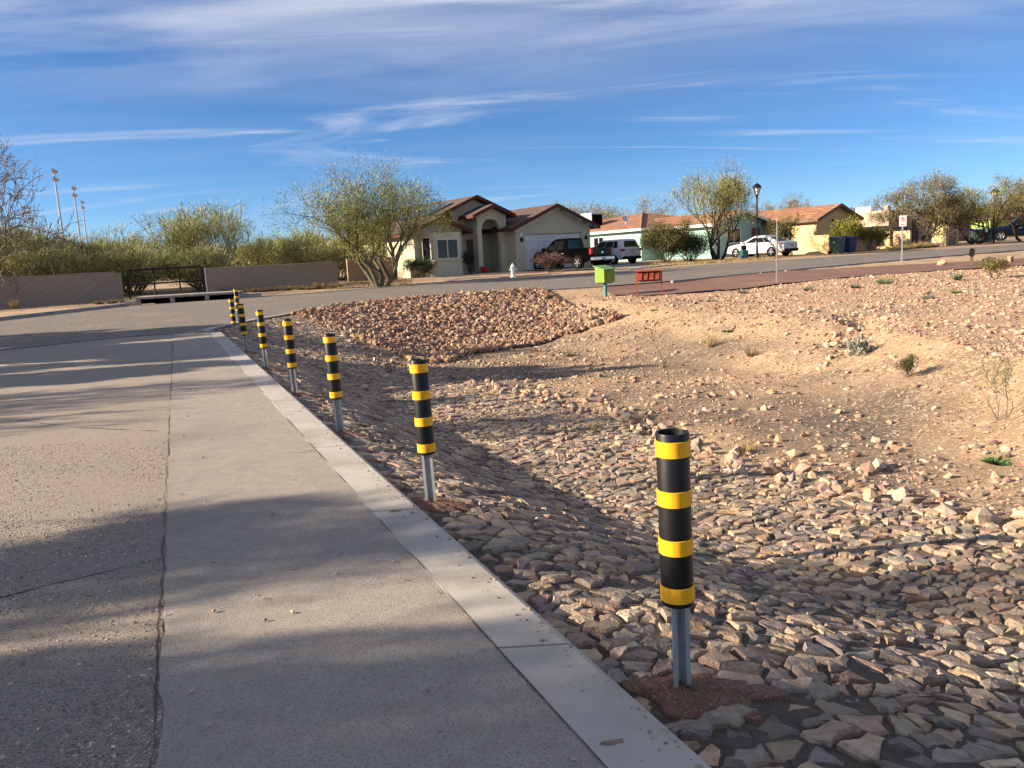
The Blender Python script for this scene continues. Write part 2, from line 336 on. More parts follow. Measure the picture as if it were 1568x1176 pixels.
# the kerb's rounded nose at the corner and the thin gutter line along the street edge
corner = [(-8.1, 20.66), (-8.35, 21.5), (-8.3, 22.6), (-7.95, 24.2), (-7.3, 26.0), (-6.2, 27.9), (-4.9, 29.3), (-3.5, 30.2), (-1, 31.0), (2, 31.2), (3.9, 31.3)]
cp = resample(corner, .4); tn = np.gradient(cp, axis=0); tn /= np.hypot(*tn.T)[:, None]; nr = np.stack([-tn[:, 1], tn[:, 0]], -1)
wd = np.interp(np.arange(len(cp)), [0, 4, 10, 40], [.34, .30, .16, .12])[:, None]
z0 = zb(cp[:, 1]); MBk = MB(); vs = []
for i in range(len(cp)):
    for off, dz in ((wd[i, 0], -.1), (wd[i, 0], .012), (wd[i, 0]-.02, .022), (-.02, .022), (0, .01), (0.0, -.14)):
        p_ = cp[i] + nr[i]*off; vs.append((p_[0], p_[1], z0[i]+dz))
fs = [(i*6+j, (i+1)*6+j, (i+1)*6+j+1, i*6+j+1) for i in range(len(cp)-1) for j in range(5)]
o = MBk.add(vs, fs).build('kerb_corner', M['concrete'], kerb)

# red path behind the terrace
pn = resample([(4.0, 28.9), (5.4, 27.3), (7.5, 27.3), (10, 28.2), (15.6, 30.2), (20.5, 30.6), (30, 33), (60, 42)], .5)
pf = resample([(3.9, 31.0), (6.6, 31.7), (9.2, 33.1), (12.4, 34.6), (16.5, 35.2), (21.5, 34.8), (31, 36.8), (61, 46)], .5)
def zpath(x, y): return np.maximum(ground(x, y, False), zb(y) - .4)
tag(strip('red_path', even(pn, 90), even(pf, 90), 8, 0.035, M['redpath'], zpath), 'reddish compacted path running along the street', kind='structure')

# concrete kerb upstand on the street's near side right of the path opening
def kerbline(P, name, label, w=.16, h=.13, m_='concrete', seg=3.0, parent=None):
    P = resample(P, .5); d = np.r_[0, np.cumsum(np.hypot(*np.diff(P, axis=0).T))]; root = tag(bpy.data.objects.new(name, None), label, kind='structure'); COL.objects.link(root)
    n = max(1, int(d[-1]/seg)); 
    for a in range(n):
        t = np.linspace(d[-1]*a/n + .01, d[-1]*(a+1)/n - .01, 5); x = np.interp(t, d, P[:, 0]); y = np.interp(t, d, P[:, 1])
        tx = np.gradient(x); ty = np.gradient(y); l = np.hypot(tx, ty); nx, ny = -ty/l, tx/l; z = zb(y); vs = []
        for i in range(5):
            for off, dz in ((0, -.1), (.02, h-.02), (.04, h), (w-.02, h), (w, h-.01), (w, -.1)):
                vs.append((x[i]+nx[i]*off, y[i]+ny[i]*off, z[i]+dz))
        fs = [(i*6+j, i*6+j+1, (i+1)*6+j+1, (i+1)*6+j) for i in range(4) for j in range(5)] + [(0, 1, 2, 3, 4, 5), (29, 28, 27, 26, 25, 24)]
        MB().add(vs, fs).build('kerb_segment', M[m_], root)
    return root
kerbline([(6.7, 31.75), (9.2, 33.3), (12.4, 35.0), (20, 38.8), (28.4, 42.4), (45, 49.3)][::-1], 'street_kerb', 'low kerb between the red path and the street', .14, .07, 'concrete_old')
kerbline([(-26, 16), (-22.6, 23), (-19.6, 29.3), (-18.3, 32), (-16.75, 34.4)], 'corner_kerb', 'raised kerb rounding the corner below the left block wall', .18, .15, 'concrete_old')
kerbline([(-12.2, 35.75), (-10.6, 36.25), (-8.3, 37.15), (-4.2, 39.2), (.4, 41)], 'far_kerb', 'low kerb on the far side of the street by the cream house', .16, .05, 'concrete_old')

# ------------------------------------------------------------------ laid stones, rubble, gravel
rng = np.random.RandomState(11)
PAL_STONE = np.array([(.31, .25, .195), (.37, .285, .21), (.28, .225, .185), (.43, .32, .21), (.35, .24, .18), (.25, .205, .175), (.46, .355, .245), (.40, .28, .195), (.30, .255, .205), (.48, .37, .255), (.24, .195, .17)])*1.06
PAL_ROCK = np.array([(.48, .34, .22), (.55, .40, .27), (.42, .28, .19), (.36, .24, .19), (.53, .405, .285), (.46, .29, .18), (.30, .215, .18), (.52, .40, .30), (.40, .235, .16)])
def tones(n, pal, rs, v=.14):
    c = pal[rs.randint(len(pal), size=n)]*(1 + rs.normal(0, v, (n, 1))); return np.clip(c + rs.normal(0, .005, (n, 3)), .03, .8)
def apron_edge(y): return 4.25 + .9*fbm(y*.35, y*0+2.2)*2 + .35*sstep(9, 5, y) - .45*sstep(12, 17, y)
def laid_stones():
    """flat stones set side by side: the cells of a jittered, stretched grid, each a bevelled slab"""
    du, dv = .084, .130; stones = []
    # local frame: u runs along the kerb, v away from it
    U = np.array([-.445, 1.0])*CK; Wd = np.array([1.0, .445])*CK; O = np.array([KR(0), 0.])
    pts = []; nu = int(29/du)
    for i in range(-2, nu):
        for j in range(-1, int(5.8/dv)):
            sc = 1.0
            pts.append((i*du + rng.uniform(-.46, .46)*du, j*dv + (i % 2)*dv*.5 + rng.uniform(-.48, .48)*dv))
    pts = np.array(pts); keep = rng.rand(len(pts)) > .20; pts = pts[keep]
    ang = R_(-14); rot = np.array([[math.cos(ang), -math.sin(ang)], [math.sin(ang), math.cos(ang)]])
    AN = 1.5; S = pts.copy(); S[:, 1] /= AN; cell = .24; grid = {}
    for n, q in enumerate(S): grid.setdefault((int(q[0]//cell), int(q[1]//cell)), []).append(n)
    for n, q in enumerate(S):
        if pts[n, 1] < .03: continue
        w = O + U*pts[n, 0] + Wd*pts[n, 1]
        if w[1] < .6 or w[1] > 25.2 or pts[n, 1] > apron_edge(w[1]): continue
        if pdist(w[:1], w[1:], NEAR[1:])[0] < .4: continue
        gx, gy = int(q[0]//cell), int(q[1]//cell); poly = [(-.2, -.2), (.2, -.2), (.2, .2), (-.2, .2)]
        nb = [k_ for a in (-1, 0, 1) for b in (-1, 0, 1) for k_ in grid.get((gx+a, gy+b), ()) if k_ != n]
        ds = sorted((( S[k_, 0]-q[0])**2 + (S[k_, 1]-q[1])**2, k_) for k_ in nb)[:14]
        for d2, k_ in ds:
            dx, dy = S[k_, 0]-q[0], S[k_, 1]-q[1]; h = d2*.5; new = []
            for a in range(len(poly)):
                p0 = poly[a]; p1 = poly[(a+1) % len(poly)]; f0 = p0[0]*dx + p0[1]*dy - h; f1 = p1[0]*dx + p1[1]*dy - h
                if f0 <= 0: new.append(p0)
                if (f0 < 0) != (f1 < 0):
                    t = f0/(f0-f1); new.append((p0[0]+(p1[0]-p0[0])*t, p0[1]+(p1[1]-p0[1])*t))
            poly = new
            if len(poly) < 3: break
        if len(poly) < 3: continue
        P = np.array(poly); P[:, 1] *= AN
        # drop tiny edges
        e = np.hypot(*(np.roll(P, -1, 0) - P).T); P = P[e > .02]
        if len(P) < 4: continue
        P = P - P.mean(0)
        # break long edges so that the outline is ragged rather than a clean polygon
        Q = []
        for a in range(len(P)):
            p0, p1 = P[a], P[(a+1) % len(P)]; Q.append(p0); el = math.hypot(*(p1-p0))
            if el > .05: nn = np.array([p1[1]-p0[1], p0[0]-p1[0]])/el; Q.append(p0 + (p1-p0)*rng.uniform(.3, .7) - nn*rng.uniform(-.003, .012))
        P = np.array(Q); r = np.hypot(*P.T); P = P*np.clip(1 - rng.uniform(.003, .011)/np.maximum(r, .02), .5, 1)[:, None]
        P = P*rng.uniform(.92, 1.06) + rng.normal(0, .0035, P.shape)
        c2 = pts[n] + (np.array(poly)*[1, AN]).mean(0)
        wc = O + U*c2[0] + Wd*c2[1]; stones.append((wc, np.outer(P[:, 0], U) + np.outer(P[:, 1], Wd)))
    return stones
STN = laid_stones()
# keep stones clear of the soil round the posts
POSTS = [(0.57, 2.65), (-0.59, 5.06), (-1.72, 7.45), (-2.84, 9.96), (-4.12, 12.9), (-5.42, 15.8), (-7.02, 19.75), (-7.62, 21.9)]
def soil_free(w): return all((w[0]-a-.06)**2/.25**2 + (w[1]-b+.02)**2/.145**2 > 1 for a, b in POSTS)
STN = [s_ for s_ in STN if soil_free(s_[0])]
WC = np.array([s_[0] for s_ in STN]); eps = .12
ZC = ground(WC[:, 0], WC[:, 1], False); GXs = (ground(WC[:, 0]+eps, WC[:, 1], False) - ground(WC[:, 0]-eps, WC[:, 1], False))/(2*eps); GYs = (ground(WC[:, 0], WC[:, 1]+eps, False) - ground(WC[:, 0], WC[:, 1]-eps, False))/(2*eps)
TN = tones(len(STN), PAL_STONE, rng)
def slab(i):
    P = STN[i][1]; n = len(P); t = rng.uniform(.022, .042); tx, ty = rng.normal(0, .065, 2) + np.array([-.03, .05]); gx, gy = GXs[i]+tx, GYs[i]+ty
    ins = rng.uniform(.74, .9); top = P*ins + rng.normal(0, .004, P.shape); pl = lambda Q: Q[:, 0]*gx + Q[:, 1]*gy
    z0 = ZC[i] + rng.normal(0, .008)
    rings = [np.c_[P*1.0, pl(P) - .07 + z0], np.c_[P, pl(P) + z0 + t*rng.uniform(.35, .8, n)], np.c_[top, pl(top) + z0 + t + rng.normal(0, .004, n)], np.array([[*top.mean(0), pl(top.mean(0)[None])[0] + z0 + t + rng.uniform(-.004, .009)]])]
    V = np.concatenate(rings); V[:, :2] += STN[i][0]; a = np.arange(n); b = (a+1) % n
    T = np.concatenate([np.c_[a, b, n+b], np.c_[a, n+b, n+a], np.c_[n+a, n+b, 2*n+b], np.c_[n+a, 2*n+b, 2*n+a], np.c_[2*n+a, 2*n+b, np.full(n, 3*n)]])
    return V, T
def area_px(i): return np.ptp(STN[i][1][:, 0])*np.ptp(STN[i][1][:, 1]) / max(1.2, np.hypot(*STN[i][0]))**3
def in_view(w): return abs(w[0]) < .68*w[1] + .05 and w[1] > 1.9
order = sorted(range(len(STN)), key=lambda i: -(area_px(i) if in_view(STN[i][0]) else 0)); near = set(order[:300])
apron = tag(bpy.data.objects.new('stone_apron', None), 'apron of flat stones laid down the basin slope beside the kerb', kind='structure'); COL.objects.link(apron)
M['bed'] = mat('bed', (0.115, 0.088, 0.066), (0.07, 0.055, 0.043), .95, 20, .8, 60)  # soil bed, its colour darkened to put shade into the gaps between stones
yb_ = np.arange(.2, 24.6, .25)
bed = strip('bedding_gap_shade', np.stack([KR(yb_)+.02, yb_], -1), np.stack([KR(yb_)+(apron_edge(yb_)-.1)/CK**0, yb_], -1), 26, .018, M['bed'], lambda x, y: ground(x, y, False)); bed.parent = apron
aV, aT, aC, off = [], [], [], 0
for i in range(len(STN)):
    V, T = slab(i)
    if i in near:
        c = np.array([*STN[i][0], ZC[i]]); o = link('stone', np_mesh('stone', V - c, T, M['stone'], np.tile(TN[i], (len(T), 1))), apron); o.location = c
    else: aV.append(V); aT.append(T+off); aC.append(np.tile(TN[i], (len(T), 1))); off += len(V)
tag(link('laid_stones', np_mesh('laid_stones', np.concatenate(aV), np.concatenate(aT), M['stone'], np.concatenate(aC)), apron), kind='stuff')

PH = (1 + 5**.5)/2
ICO_V = np.array([(-1, PH, 0), (1, PH, 0), (-1, -PH, 0), (1, -PH, 0), (0, -1, PH), (0, 1, PH), (0, -1, -PH), (0, 1, -PH), (PH, 0, -1), (PH, 0, 1), (-PH, 0, -1), (-PH, 0, 1)])/math.hypot(1, PH)
OCT_V = np.array([(1, 0, 0), (-1, 0, 0), (0, 1, 0), (0, -1, 0), (0, 0, 1), (0, 0, -1)], float)
OCT_F = np.array([(0, 2, 4), (2, 1, 4), (1, 3, 4), (3, 0, 4), (2, 0, 5), (1, 2, 5), (3, 1, 5), (0, 3, 5)])
ICO_F = np.array([(0, 11, 5), (0, 5, 1), (0, 1, 7), (0, 7, 10), (0, 10, 11), (1, 5, 9), (5, 11, 4), (11, 10, 2), (10, 7, 6), (7, 1, 8), (3, 9, 4), (3, 4, 2), (3, 2, 6), (3, 6, 8), (3, 8, 9), (4, 9, 5), (2, 4, 11), (6, 2, 10), (8, 6, 7), (9, 8, 1)])
def rock_verts(n, size, rs, flat=.62, rough=.22):
    r = 1 + rs.normal(0, rough, (n, 12)).clip(-.45, .5); V = ICO_V[None]*r[..., None]
    # cut a few flat faces so that pieces read as broken stone
    for _ in range(3):
        nv = rs.normal(size=(n, 3)); nv /= np.linalg.norm(nv, axis=1, keepdims=True); h = rs.uniform(.35, .7, (n, 1)); d = np.einsum('nij,nj->ni', V, nv) - h
        V = V - np.maximum(d, 0)[..., None]*nv[:, None, :]
    V = V*np.stack([rs.uniform(.8, 1.35, n), rs.uniform(.65, 1.1, n), rs.uniform(.45, .9, n)*flat/.62], -1)[:, None, :]
    a, b = rs.uniform(0, 2*math.pi, n), rs.normal(0, .45, n); ca, sa, cb, sb = np.cos(a), np.sin(a), np.cos(b), np.sin(b)
    x, y, z = V[..., 0], V[..., 1], V[..., 2]; y, z = y*cb[:, None]-z*sb[:, None], y*sb[:, None]+z*cb[:, None]
    x, y = x*ca[:, None]-y*sa[:, None], x*sa[:, None]+y*ca[:, None]
    return np.stack([x, y, z], -1)*size[:, None, None]
def grit(parent, name, xy, size, rs, pal, v=.16):
    """small angular bits, eight faces each, as one mass"""
    n = len(xy); V = OCT_V[None]*(1 + rs.normal(0, .25, (n, 6, 1)).clip(-.5, .6)) + rs.normal(0, .22, (n, 6, 3)); V = V*np.stack([rs.uniform(.8, 1.4, n), rs.uniform(.6, 1.0, n), rs.uniform(.4, .8, n)], -1)[:, None, :]*size[:, None, None]
    a = rs.uniform(0, 6.28, n); ca, sa = np.cos(a)[:, None], np.sin(a)[:, None]; x, y = V[..., 0]*ca - V[..., 1]*sa, V[..., 0]*sa + V[..., 1]*ca; V = np.stack([x, y, V[..., 2]], -1)
    P = np.c_[xy, ground(xy[:, 0], xy[:, 1]) + size*.2]; W = (V + P[:, None, :]).reshape(-1, 3); F = (OCT_F[None] + (np.arange(n)*6)[:, None, None]).reshape(-1, 3)
    return tag(link(name, np_mesh(name, W, F, M['rock'], np.repeat(tones(n, pal, rs, v), 8, 0)), parent), kind='stuff')
def scatter(parent, name, stuff, xy, size, rs, pal, sink=.25, pile=0.0, top_n=300, flat=.62, v=.14):
    n = len(xy); z = ground(xy[:, 0], xy[:, 1]) + size*(.5 - sink)*.9 + pile*rs.rand(n); V = rock_verts(n, size, rs, flat); C = tones(n, pal, rs, v)
    vis = (np.abs(xy[:, 0]) < .68*xy[:, 1]) & (xy[:, 1] > 1.9); score = np.where(vis, size/np.maximum(np.hypot(xy[:, 0], xy[:, 1]), 1), 0); idx = np.argsort(-score); ind = set(idx[:top_n].tolist())
    P = np.c_[xy, z]
    for i in ind:
        o = link(name, np_mesh(name, V[i], ICO_F, M['rock'], np.tile(C[i], (20, 1))), parent); o.location = P[i]
    rest = np.array([i for i in range(n) if i not in ind]); W = (V[rest] + P[rest][:, None, :]).reshape(-1, 3); F = (ICO_F[None] + (np.arange(len(rest))*12)[:, None, None]).reshape(-1, 3)
    return tag(link(stuff, np_mesh(stuff, W, F, M['rock'], np.repeat(C[rest], 20, 0)), parent), kind='stuff')
# bank of broken rock up to the street
bank = tag(bpy.data.objects.new('rubble_bank', None), 'bank of broken brown rock rising to the street', kind='structure'); COL.objects.link(bank)
rs = np.random.RandomState(3); c = np.c_[rs.uniform(-9, 4.5, 30000), rs.uniform(20.5, 32, 30000)]
e = pdist(c[:, 0], c[:, 1], NEAR[1:]); s = (c[:, 0]-KR(c[:, 1]))*CK; wob = fbm(c[:, 0]*.6, c[:, 1]*.6)
# right flank of the bank runs from the street near (1.4, 30.6) down to (3.2, 24.5)
flank = (3.2-1.4)*(c[:, 1]-30.6) - (24.5-30.6)*(c[:, 0]-1.4)
ok = (e > .12) & (e < 7.2 + 2.2*wob) & (s > np.clip(4.6 - .42*np.maximum(e*0 + c[:, 1]-22, 0)*1.4, .5, 9)) & (flank < 1.5+4*wob)
c = c[ok]; scatter(bank, 'rock', 'broken_rocks', c, rs.uniform(.05, .115, len(c)), rs, np.concatenate([PAL_ROCK*[.84, .79, .75], PAL_ROCK*[.58, .52, .51]]), .2, .09, flat=.85)
# chunky rubble where the laid stones end
toe = tag(bpy.data.objects.new('rubble_edge', None), 'ragged edge of chunky rubble beyond the laid stones', kind='structure'); COL.objects.link(toe)
rs = np.random.RandomState(4); c = np.c_[rs.uniform(-8, 7.4, 30000), rs.uniform(3, 24, 30000)]; s = (c[:, 0]-KR(c[:, 1]))*CK; ed = apron_edge(c[:, 1]); d = s - ed
ok = (d > -.12) & (rs.rand(len(c)) < .30*np.exp(-np.maximum(d, 0)/.42)); c = c[ok]; scatter(toe, 'rock', 'rubble', c, rs.uniform(.035, .115, len(c))**1.0, rs, np.concatenate([PAL_ROCK, PAL_STONE]), .3, .02, flat=.8)
# loose rock on the basin floor and its bank
rs = np.random.RandomState(6); c = np.c_[rs.uniform(-6, 9, 52000), rs.uniform(4, 29, 52000)]; s = (c[:, 0]-KR(c[:, 1]))*CK; q = pdist(c[:, 0], c[:, 1], RIM); e = pdist(c[:, 0], c[:, 1], NEAR[1:])
dens = .07 + .36*np.clip(fbm(c[:, 0]*.5+9, c[:, 1]*.5, 3)*3 + .45, 0, 1)**1.5*(.4 + .6*sstep(6, 1, c[:, 0]))
dens = dens + .20*sstep(10.5, 6.5, c[:, 1])
ok = (s > apron_edge(c[:, 1])+.1) & (q < .3) & (e > .5) & (rs.rand(len(c)) < dens); c = c[ok]
scatter(GROUND, 'rock', 'loose_rocks', c, .016 + .068*rs.rand(len(c))**2.8, rs, PAL_ROCK*.86, .42, 0)
# gravel terrace
terr = tag(bpy.data.objects.new('gravel_terrace', None), 'terrace strewn with pinkish gravel between the basin and the red path', kind='structure'); COL.objects.link(terr)
rs = np.random.RandomState(8); c = np.c_[rs.uniform(2.5, 26, 95000), rs.uniform(7, 35, 95000)]; q = pdist(c[:, 0], c[:, 1], RIM); e = pdist(c[:, 0], c[:, 1], NEAR[1:])
pth = (pdist(c[:, 0], c[:, 1], pn[:, :]) < 0.1) & (pdist(c[:, 0], c[:, 1], pf[:, :]) > -.1)
ok = (q > -.2) & (e > .25) & ~pth & (np.abs(c[:, 0]) < .8*c[:, 1]) & (rs.rand(len(c)) < .3 + .7*np.clip(.5+2.2*fbm(c[:, 0]*.4, c[:, 1]*.4+7), 0, 1)**1.4); c = c[ok]
PG = np.clip(PAL_ROCK*[1.0, .96, .96], 0, .8); pick = rs.rand(len(c)) < .16
scatter(terr, 'rock', 'gravel_rocks', c[pick], .03 + .055*rs.rand(pick.sum())**2.2, rs, PG, .3, 0)
grit(terr, 'gravel', c[~pick], .012 + .026*rs.rand((~pick).sum())**1.6, rs, PG)
rs = np.random.RandomState(18); c = np.c_[rs.uniform(-6, 9, 60000), rs.uniform(4, 29, 60000)]; s = (c[:, 0]-KR(c[:, 1]))*CK; q = pdist(c[:, 0], c[:, 1], RIM); e = pdist(c[:, 0], c[:, 1], NEAR[1:])
ok = (s > apron_edge(c[:, 1])+.05) & (q < .6) & (e > .4) & (rs.rand(len(c)) < .25 + .75*np.clip(.4+2.5*fbm(c[:, 0]*.7+2, c[:, 1]*.7), 0, 1)); c = c[ok]
grit(GROUND, 'grit', c, .008 + .022*rs.rand(len(c))**1.8, rs, PAL_ROCK*.92)
# small boulders line the little gully
rs = np.random.RandomState(9); c = np.c_[rs.normal(0, .35, 150), rs.uniform(14.2, 18.6, 150)]; c[:, 0] += 7.1 + .5*(c[:, 1]-16.2)
scatter(terr, 'rock', 'gully_rocks', c, rs.uniform(.03, .09, len(c)), rs, PAL_ROCK, .4, .0, top_n=60, flat=.8)

# cracks: thin open joints in the old surface
M['crack'] = mat('crack', (0.055, 0.046, 0.04), (0.09, 0.075, 0.064), .95, 30)
def crack(P, wd, name, parent, z, amp=1.0):
    P = np.array(P, float); d = np.r_[0, np.cumsum(np.hypot(*np.diff(P, axis=0).T))]; t = np.arange(0, d[-1], .03); x = np.interp(t, d, P[:, 0]); y = np.interp(t, d, P[:, 1]); ph = P[0].sum()
    x = x + amp*(.05*fbm(t*2.2+ph, t*0) + .03*fbm(t*11+ph, t*0+3)); y = y + amp*(.05*fbm(t*2.2+ph, t*0+9) + .03*fbm(t*11+ph, t*0+5)); w_ = wd*np.clip(.55 + 2.2*fbm(t*3+ph, t*0+7), .05, 1.6)
    tx, ty = np.gradient(x), np.gradient(y); l = np.hypot(tx, ty); nx, ny = -ty/l, tx/l; zz = zb(y) + z; V = np.stack([np.stack([x+nx*w_, y+ny*w_, zz], -1), np.stack([x-nx*w_, y-ny*w_, zz], -1)], 1).reshape(-1, 3); i = np.arange(len(t)-1)*2
    o = link(name, np_mesh(name, V, np.stack([i, i+1, i+3, i+2], -1), M['crack'])); o.parent = parent; return o
crack([(-6.5, 2.2), (-4.2, 3.0), (-2.63, 3.67), (-2.32, 3.89), (-2.01, 4.1)], .006, 'crack', OLD_ROAD, .004)
crack([(-9.5, 11.0), (-6.06, 8.95), (-4.66, 8.08), (-3.6, 7.65)], .008, 'crack', OLD_ROAD, .004)
crack([(-10.5, 15.5), (-8.2, 14.2), (-6.6, 14.3)], .012, 'crack', OLD_ROAD, .004)
ys_ = np.arange(1.0, 19, .5); crack(np.stack([SEAM(ys_)-.012, ys_], -1), .0048, 'crack', OLD_ROAD, .0085, .6); crack(np.stack([KL(ys_)+.004, ys_], -1), .0032, 'crack', OLD_ROAD, .012, .06)
crack([(-2.3, 6.1), (-1.9, 6.4), (-1.55, 6.45), (-1.2, 6.6)], .004, 'crack', OLD_ROAD, .0085)
# loose chips of the worn chip seal, picked out near the viewer
rs = np.random.RandomState(44); n = 42000; yy_ = .8 + 6.5*rs.rand(n)**1.5; xx_ = SEAM(yy_) + .03 - rs.rand(n)**1.15*(1.0 + .75*yy_); kp = fbm(xx_*1.1, yy_*1.1, 3) + rs.normal(0, .12, n) > -.05; xx_, yy_ = xx_[kp], yy_[kp]; n = len(xx_)
sz = .003 + .0055*rs.rand(n); V = OCT_V[None]*(1 + rs.normal(0, .25, (n, 6, 1)).clip(-.5, .6)) + rs.normal(0, .2, (n, 6, 3)); V = V*sz[:, None, None]*np.array([1.1, 1.1, .6]); P = np.c_[xx_, yy_, np.full(n, .001)]
chips = link('road_chips', np_mesh('road_chips', (V + P[:, None, :]).reshape(-1, 3), (OCT_F[None] + (np.arange(n)*6)[:, None, None]).reshape(-1, 3), M['rock'], np.repeat(tones(n, np.array([(.44, .37, .30), (.34, .285, .235), (.54, .45, .36), (.20, .17, .145), (.40, .32, .26)]), rs, .15), 8, 0))); tag(chips, kind='stuff'); chips.parent = OLD_ROAD
# crumbs and grit along the kerb and on the pavement
n = 900; yy_ = 1.5 + 12*rs.rand(n)**1.6; xx_ = np.where(rs.rand(n) < .55, KR(yy_) - .02 - np.abs(rs.normal(0, .07, n)), SEAM(yy_) + rs.rand(n)*(KL(yy_)-SEAM(yy_))); sz = .0025 + .008*rs.rand(n)**3
V = OCT_V[None]*(1 + rs.normal(0, .25, (n, 6, 1)).clip(-.5, .6)) + rs.normal(0, .2, (n, 6, 3)); V = V*sz[:, None, None]*np.array([1.2, 1, .7]); P = np.c_[xx_, yy_, .013 + sz*.2]
crumb = link('crumbs', np_mesh('crumbs', (V + P[:, None, :]).reshape(-1, 3), (OCT_F[None] + (np.arange(n)*6)[:, None, None]).reshape(-1, 3), M['rock'], np.repeat(tones(n, PAL_ROCK, rs, .15), 8, 0))); tag(crumb, kind='stuff'); crumb.parent = kerb
# ------------------------------------------------------------------ houses
TH = R_(34)
M['stucco_cream'] = mat('stucco_cream', (0.53, 0.485, 0.35), (0.48, 0.44, 0.315), 0.95, 3, 0.3, 45)
M['stucco_mint'] = mat('stucco_mint', (0.30, 0.50, 0.43), (0.27, 0.46, 0.40), 0.95, 2, 0.25, 45)
M['stucco_tan'] = mat('stucco_tan', (0.66, 0.49, 0.25), (0.60, 0.44, 0.22), 0.95, 2, 0.25, 45)
M['stucco_pink'] = mat('stucco_pink', (0.54, 0.42, 0.33), (0.49, 0.38, 0.30), 0.95, 2, 0.25, 45)
M['stucco_yellow'] = mat('stucco_yellow', (0.72, 0.64, 0.26), (0.66, 0.58, 0.24), 0.95, 2, 0.25, 45)
M['stucco_lime'] = mat('stucco_lime', (0.30, 0.40, 0.09), (0.27, 0.36, 0.08), 0.95, 2, 0.2, 45)
M['stucco_beige'] = mat('stucco_beige', (0.62, 0.52, 0.38), (0.56, 0.47, 0.35), 0.95, 2, 0.2, 45)
M['roof_brown'] = mat('roof_brown', (0.115, 0.072, 0.056), (0.075, 0.047, 0.038), 0.95, 5, 0.6, 22, c3=(0.15, 0.10, 0.078), c3scale=1.5, stretch=(1, 1, 3))
M['roof_orange'] = mat('roof_orange', (0.30, 0.14, 0.075), (0.20, 0.09, 0.055), 0.95, 3.2, 0.7, 14, c3=(0.38, 0.22, 0.125), c3scale=1.7, c3lo=.5, c3hi=.7, stretch=(1.6, .5, 3))
M['fascia'] = mat('fascia', (0.10, 0.035, 0.028), (0.075, 0.026, 0.022), 0.8, 8)
M['trim_mint'] = mat('trim_mint', (0.66, 0.74, 0.66), None, 0.8)
M['garage_white'] = mat('garage_white', (0.66, 0.66, 0.64), (0.60, 0.60, 0.59), 0.7, 4)
M['door_brown'] = mat('door_brown', (0.17, 0.11, 0.07), (0.13, 0.085, 0.055), 0.7, 6)
M['window_frame'] = mat('window_frame', (0.58, 0.55, 0.48), None, 0.6)
M['metal_grey'] = mat('metal_grey', (0.50, 0.51, 0.52), (0.42, 0.43, 0.44), 0.4, 9, metal=.6)
M['cooler_beige'] = mat('cooler_beige', (0.56, 0.53, 0.44), (0.48, 0.46, 0.38), 0.7, 9)
M['solar'] = mat('solar', (0.045, 0.06, 0.10), (0.03, 0.04, 0.075), 0.15, 30, spec=.6)
M['block_grey'] = mat('block_grey', (0.31, 0.25, 0.195), (0.27, 0.215, 0.17), 0.95, 3, 0.4, 50, c3=(0.23, 0.185, 0.145), c3scale=1.1)
M['block_brown'] = mat('block_brown', (0.36, 0.235, 0.15), (0.30, 0.195, 0.125), 0.95, 3, 0.4, 50)
M['red_pot'] = mat('red_pot', (0.45, 0.03, 0.02), None, 0.5)
M['navy'] = mat('navy', (0.012, 0.022, 0.11), (0.016, 0.03, 0.13), 0.4, 8, spec=.5)

def chevron(x0, x1, z0, p, t):
    """cross-section of a gable roof of pitch p: eaves at x0, x1"""
    xm = (x0+x1)/2; zr = z0 + (xm-x0)*p
    return [(x0, z0), (xm, zr), (x1, z0), (x1, z0-t), (xm, zr-t*1.05), (x0, z0-t)]
def gable_roof(root, x0, x1, y0, y1, z0, p, m_, fas, t=.13, xm=None):
    r = MB()
    if xm is None: poly = chevron(x0, x1, z0, p, t)
    else:
        zr = z0 + (xm-x0)*p; z1 = zr - (x1-xm)*p; poly = [(x0, z0), (xm, zr), (x1, z1), (x1, z1-t), (xm, zr-t*1.05), (x0, z0-t)]
    o = r.prism_y(poly, y0, y1).build('roof', m_, root)
    pts = [(poly[0], poly[1]), (poly[1], poly[2])]; w = MB()
    for (a, b) in pts:                             # rake boards at the front
        w.add([(a[0], y0-.035, a[1]+.02), (b[0], y0-.035, b[1]+.02), (b[0], y0-.035, b[1]-.20), (a[0], y0-.035, a[1]-.20), (a[0], y0-.004, a[1]+.02), (b[0], y0-.004, b[1]+.02), (b[0], y0-.004, b[1]-.20), (a[0], y0-.004, a[1]-.20)],
              [(3, 2, 1, 0), (4, 5, 6, 7), (0, 1, 5, 4), (2, 3, 7, 6), (0, 4, 7, 3), (1, 2, 6, 5)])
    w.build('rake_board', fas, o)
    MB().box(poly[0][0]-.03, poly[0][0]-.002, y0, y1, poly[0][1]-.19, poly[0][1]+.015).build('fascia', fas, o)
    MB().box(poly[2][0]+.002, poly[2][0]+.03, y0, y1, poly[2][1]-.19, poly[2][1]+.015).build('fascia', fas, o)
    return o
